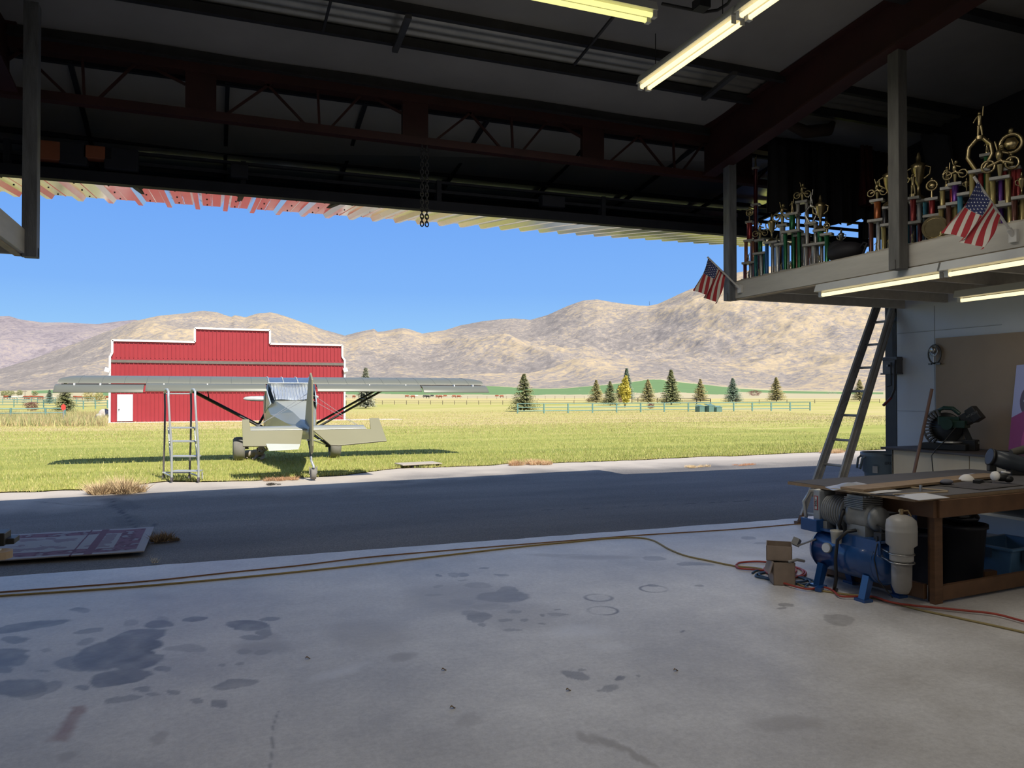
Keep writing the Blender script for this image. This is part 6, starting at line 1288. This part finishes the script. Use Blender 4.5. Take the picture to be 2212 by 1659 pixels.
for z in (.40, .34): b = MB(); b.tube([(cz[0] + math.cos(t) * .084, cz[1] + math.sin(t) * .084, z) for t in np.linspace(0, 2 * PI, 24, False)], .006, 6, closed=True); b.tube([(cz[0] - .05, cz[1] + .07, z), (cz[0] - .02, cz[1] + .17, z + .01)], .007, 6); b.build('clamp_band', MSI, cp)
b = MB(); b.cyl((cz[0], cz[1], .68), (cz[0], cz[1], .72), .014, n=8); b.b2((cz[0] - .02, cz[1] - .008, .70), (cz[0] + .02, cz[1] + .008, .715)); b.tube([(cz[0], cz[1], .705), (cz[0] + .04, cz[1] - .02, .71), (cz[0] + .06, cz[1] - .03, .67)], .006, 6); b.build('top_valve', M('brass', (.45, .33, .18), .4, .8), cp)
# red framed lettering panel on the grey box
b = MB(); b.b2((-.113, .285, .60), (-.110, .325, .715)); lb = b.build('label_plate', M('label_red', (.35, .03, .03), .5), cp); b = MB(); b.b2((-.115, .293, .607), (-.112, .317, .708)); b.build('label_field', M('label_white', (.55, .55, .53), .5), lb)
txt('lettering', 'IEDE', (-.117, .305, .658), (0, PI / 2 * 0 + PI / 2, -PI / 2 + PI / 2 * 0 + 0), .03, M('label_red'), cp) if False else None
c = txt('lettering', 'FEDE', (-.1165, .305, .658), (0, 0, 0), .026, M('black_plastic'), cp); c.rotation_euler = Matrix(((0, 0, -1), (0, -1, 0), (-1, 0, 0))).to_euler()

# ================================================================ boxes, bins under and beside the table
MCB = M('worn_cardboard', (.34, .26, .20), .85, var=.12, scale=8); MCD = M('cardboard_inside', (.16, .11, .085), .9)
def box_open(name, label, cat, c, w, d, h, rz, flaps=True, mat=None):
    o = thing(name, label, cat, c, rz); b = MB(); t = .006
    b.b2((-w / 2, -d / 2, 0), (w / 2, d / 2, t)); b.b2((-w / 2, -d / 2, 0), (-w / 2 + t, d / 2, h)); b.b2((w / 2 - t, -d / 2, 0), (w / 2, d / 2, h)); b.b2((-w / 2, -d / 2, 0), (w / 2, -d / 2 + t, h)); b.b2((-w / 2, d / 2 - t, 0), (w / 2, d / 2, h)); b.build('body', mat or MCB, o)
    if flaps:
        b = MB(); b.bar((-w / 2, 0, h), (-w / 2 - .03, 0, h - .10), d * .95, t, up=(1, 0, 0)) ; b.build('flap', MCB, o)
    return o
p = Pz(1738, 1243, 0); box_open('cardboard_box', 'lower worn cardboard box on the floor beside the blue tank', 'box', (4.35, 5.10, 0), .17, .22, .185, -.5, True)
o = box_open('cardboard_box', 'upper open cardboard box stacked beside the blue tank', 'box', (4.36, 5.14, .19), .20, .24, .12, -.7, False)
b = MB(); b.bar((4.42, 5.0, .31), (4.56, 4.94, .37), .02, .01); b.box((4.45, 5.04, .335), (.07, .05, .06), (.3, .4, .6)); b.tube([(4.30, 4.96, .20), (4.36, 4.93, .22), (4.44, 4.94, .20)], .012, 8); tag(b.build('caulking_gun', M('dull_metal_tool', (.30, .29, .28), .5, .3)), 'grey metal tool lying in the upper cardboard box', 'tool')
def bin_(name, label, cat, c, r0, r1, h, mat, n=24):
    o = thing(name, label, cat, c); b = MB(); b.lathe([(r0, 0), (r1, h - .03), (r1 + .015, h - .03), (r1 + .015, h), (r1 - .005, h), (r0 - .01, .02), (0, .02)], n=n); b.build('body', mat, o); return o
MBB = M('black_bin_plastic', (.012, .013, .02), .5)
bin_('bin', 'black round bin under the table just right of the front leg', 'bin', (5.66, 4.52, 0), .15, .185, .50, MBB)
bin_('bucket', 'dark bucket under the table mostly hidden by the front leg', 'bucket', (5.42, 4.72, 0), .12, .145, .42, M('dark_blue_bucket', (.02, .025, .05), .5))
b = MB(); b.ell((5.66, 4.52, .55), (.14, .14, .06), 14, 8); b.ell((5.6, 4.48, .58), (.08, .09, .06), 10, 6); tag(b.build('trash_bag', M('black_bag', (.02, .02, .025), .25)), 'shiny dark bag bulging out of the black bin', 'bag')
b = MB(); b.cyl((5.48, 4.82, .44), (5.48, 4.82, .66), .035, n=16); o = tag(b.build('spray_can', M('blue_white_can', (.10, .18, .45), .3)), 'blue and white spray can standing above the dark bucket', 'can'); o.location.z = .42
tt_ = thing('storage_tote', 'pale blue plastic tote under the table at the right edge', 'tote', (6.35, 4.62, 0), .1); MTT = M('pale_blue_plastic', (.10, .22, .38), .4)
b = MB(); b.loft([[(-w, -d, z), (w, -d, z), (w, d, z), (-w, d, z)] for w, d, z in [(.27, .17, 0), (.31, .21, .26), (.335, .235, .26), (.335, .235, .285), (.30, .20, .285), (.255, .155, .01)]], smooth=False, caps=True); b.build('body', MTT, tt_, bevel=.01)
b = MB(); b.b2((-.33, -.06, .19), (-.35, .06, .27)); b.b2((-.20, -.245, .16), (-.10, -.225, .265)); b.build('latch', M('dark_latch', (.03, .05, .08), .5), tt_)
b = MB(); b.b2((5.85, 4.45, 0), (5.99, 4.52, .10)); tag(b.build('wood_block', MLUH, bevel=.004), 'short reddish wood block on the floor beside the tote', 'block')
b = MB(); b.b2((5.25, 5.42, 0), (6.9, 5.46, .48)); tag(b.build('brown_panel', M('brown_hardboard', (.13, .075, .06), .7)), 'brown panel leaning on edge beneath the table', 'board')
b = MB(); b.b2((5.3, 5.38, .44), (6.5, 5.41, .47)); tag(b.build('white_trim_piece', M('white_trim')), 'thin white strip in front of the brown panel under the table', 'strip')
b = MB(); b.grid(lambda s, t: (5.15 + .6 * s, 4.75 + .35 * t, .03 + .14 * t + .05 * math.sin(s * 6 + t * 4) ** 2), 20, 12); tag(b.build('crumpled_paper', M('grey_paper', (.26, .25, .26), .8), solid=.004), 'crumpled grey paper heap under the table behind the canister', 'paper')
# dark steel cabinet and lockers beyond, right
lk = thing('steel_locker', 'dark blue steel cabinet standing behind the table at the right', 'cabinet', (7.70, 4.05, 0)); b = MB(); b.b2((-.25, -.85, 0), (.25, .65, .80)); b.build('body', M('dark_blue_steel', (.02, .03, .055), .4), lk, bevel=.006)
for y in (.60, .30, -.1): b = MB(); b.b2((-.275, y, .0), (-.25, y + .025, .80)); b.build('door_edge', M('blue_edge', (.06, .10, .14), .4), lk)

# ================================================================ cords and hoses on the floor
def cord(name, label, pts, r, mat, z=None, cat='cord', closed=False):
    P = [Pz(x, y, r) for x, y in pts]; Q = []
    for i in range(len(P) - 1):
        p0 = P[max(i - 1, 0)]; p1 = P[i]; p2 = P[i + 1]; p3 = P[min(i + 2, len(P) - 1)]
        for k in range(8):
            t = k / 8; Q.append(.5 * ((2 * p1) + (-p0 + p2) * t + (2 * p0 - 5 * p1 + 4 * p2 - p3) * t * t + (-p0 + 3 * p1 - 3 * p2 + p3) * t ** 3))
    Q.append(P[-1]); 
    if z: Q = [q_ + Vector((0, 0, z)) for q_ in Q]
    b = MB(); b.tube(Q, r, 6); return tag(b.build(name, mat), label, cat)
MOC = M('orange_brown_cord', (.26, .13, .06), .6); MYC = M('yellow_tan_cord', (.36, .27, .10), .6); MRC = M('red_hose', (.42, .06, .035), .5); MBC = M('blue_hose', (.03, .07, .13), .5)
cord('electric_cable', 'brown cord running the whole width of the floor, the nearer one', [(-60, 1292), (0, 1287), (330, 1264), (700, 1229), (1106, 1183), (1240, 1170), (1310, 1163), (1370, 1161), (1410, 1167), (1445, 1186), (1480, 1200), (1530, 1211), (1590, 1223), (1640, 1228), (1690, 1245), (1740, 1268), (1800, 1280), (1880, 1290), (1930, 1302), (1990, 1318), (2080, 1337), (2212, 1366), (2300, 1390)], .008, MYC)
cord('electric_cable', 'orange brown cord closer to the door sill ending at the ladder feet', [(-60, 1284), (0, 1279), (150, 1268), (330, 1254), (500, 1236), (640, 1222), (800, 1203), (1000, 1186), (1200, 1170), (1380, 1156), (1560, 1145), (1650, 1138), (1720, 1132), (1765, 1130), (1800, 1127)], .006, MOC)
cord('air_hose', 'red hose trailing from the compressor to the right frame edge', [(1690, 1262), (1740, 1275), (1780, 1272), (1800, 1280), (1815, 1291), (1850, 1292), (1885, 1292), (1920, 1303), (1960, 1310), (2020, 1316), (2090, 1323), (2150, 1330), (2212, 1346), (2290, 1365)], .008, MRC, .012, 'hose')
def coil(px, py, rx, ry, turns, jit): 
    R = random.Random(int(px)); P = []
    for k in range(int(turns * 10)):
        t = k / 10 * 2 * PI; j = 1 + jit * math.sin(t * .37 + px); P.append((px + rx * j * math.cos(t) + 6 * math.sin(t * .15), py + ry * j * math.sin(t)))
    return P
cord('air_hose', 'red hose coiled on the floor left of the cardboard boxes', [(1590, 1222), (1600, 1216), (1640, 1214), (1680, 1218), (1700, 1223), (1720, 1232), (1705, 1246), (1670, 1243), (1653, 1235), (1655, 1226), (1690, 1222), (1725, 1228), (1735, 1240), (1712, 1249), (1684, 1243), (1670, 1232), (1682, 1224), (1715, 1226), (1740, 1236), (1730, 1246), (1690, 1236), (1640, 1232), (1600, 1229), (1589, 1223)], .009, MRC, .004, 'hose')
cord('air_hose', 'blue hose coiled beneath the red hose beside the boxes', [(1625, 1238), (1640, 1232), (1690, 1236), (1730, 1248), (1740, 1255), (1700, 1258), (1655, 1250), (1632, 1244), (1650, 1236), (1700, 1240), (1745, 1250), (1760, 1258), (1735, 1262), (1690, 1255), (1650, 1246), (1640, 1240), (1670, 1236), (1720, 1246), (1750, 1256), (1740, 1268), (1752, 1272), (1765, 1273)], .009, MBC, 0, 'hose')
b = MB(); p = Pz(1770, 1272, .02); b.box(p, (.07, .05, .035), (0, 0, .5)); tag(b.build('hose_coupling', MBT, bevel=.005), 'small blue hose coupling block on the floor by the tank foot', 'coupling')
cord('thin_wire', 'thin dark wire looping on the floor behind the ladder feet', [(1752, 1131), (1752, 1122), (1765, 1116), (1778, 1118), (1775, 1130)], .003, MHO, 0, 'wire')

# ================================================================ left bench corner at the frame edge
ct = Vector((-.86, 3.66, 0)); lt = thing('side_table', 'small round cornered tan table whose corner shows at the left frame edge', 'table', ct)
zt_ = .90; c1 = Pz(30, 1186, zt_)
b = MB(); P = []
for k in range(8): a = -PI / 2 * .9 + k / 7 * PI * .75; P.append((c1.x - .06 + .06 * math.cos(a) - ct.x, c1.y - .02 + .06 * math.sin(a) - ct.y, zt_ - .03))
P += [(c1.x - .9 - ct.x, c1.y + .25 - ct.y, zt_ - .03), (c1.x - .9 - ct.x, c1.y - .35 - ct.y, zt_ - .03), (c1.x - .22 - ct.x, c1.y - .28 - ct.y, zt_ - .03)]
b.prism(P, (0, 0, .03)); b.build('top', M('tan_table_edge', (.40, .30, .20), .5), lt)
for x, y in ((-.12, -.05), (-.85, .15), (-.85, -.3), (-.25, -.22)): b = MB(); b.b2((c1.x + x - .02 - ct.x, c1.y + y - .02 - ct.y, 0), (c1.x + x + .02 - ct.x, c1.y + y + .02 - ct.y, zt_ - .03)); b.build('leg', MDARK, lt)
b = MB(); q_ = Pz(12, 1178, .9); b.b2((q_.x - .25, q_.y - .02, .90), (q_.x - .0, q_.y + .10, .955)); tag(b.build('black_box', MSB, bevel=.004), 'black box with a bright metal top on the table at the left frame edge', 'box')
b = MB(); q_ = Pz(22, 1176, .9); b.b2((q_.x - .12, q_.y - .00, .90), (q_.x + .015, q_.y + .10, .925)); tag(b.build('black_case', MSB, bevel=.003), 'flat black case beside the black box at the left frame edge', 'case')
b = MB(); q_ = Pz(5, 1186, .9); b.b2((q_.x - .25, q_.y - .07, .90), (q_.x + .0, q_.y - .01, .904)); tag(b.build('paper', M('white_paper')), 'white paper on the table at the left frame edge', 'paper')

# ---- small dead leaves on the floor
for px, py, lb in [(665, 1423, 'tiny curled dead leaf left of centre on the floor'), (978, 1530, 'tiny brown dead leaf low in the middle of the floor'), (959, 1448, 'tiny dark dead leaf beside the grey stain patch'), (1228, 1492, 'tiny tan dead leaf below the middle stains'), (1460, 1449, 'tiny flat tan leaf right of the middle stains')]:
    p = Pz(px, py, .0); b = MB(); b.grid(lambda s, t: (p.x + (s - .5) * .03, p.y + (t - .5) * .018 * math.sin(s * PI), .003 + .008 * abs(t - .5) + .006 * math.sin(s * 5)), 6, 4)
    tag(b.build('dead_leaf', M('dead_leaf_brown', (.22, .14, .06), .8), solid=.0008), lb, 'leaf')
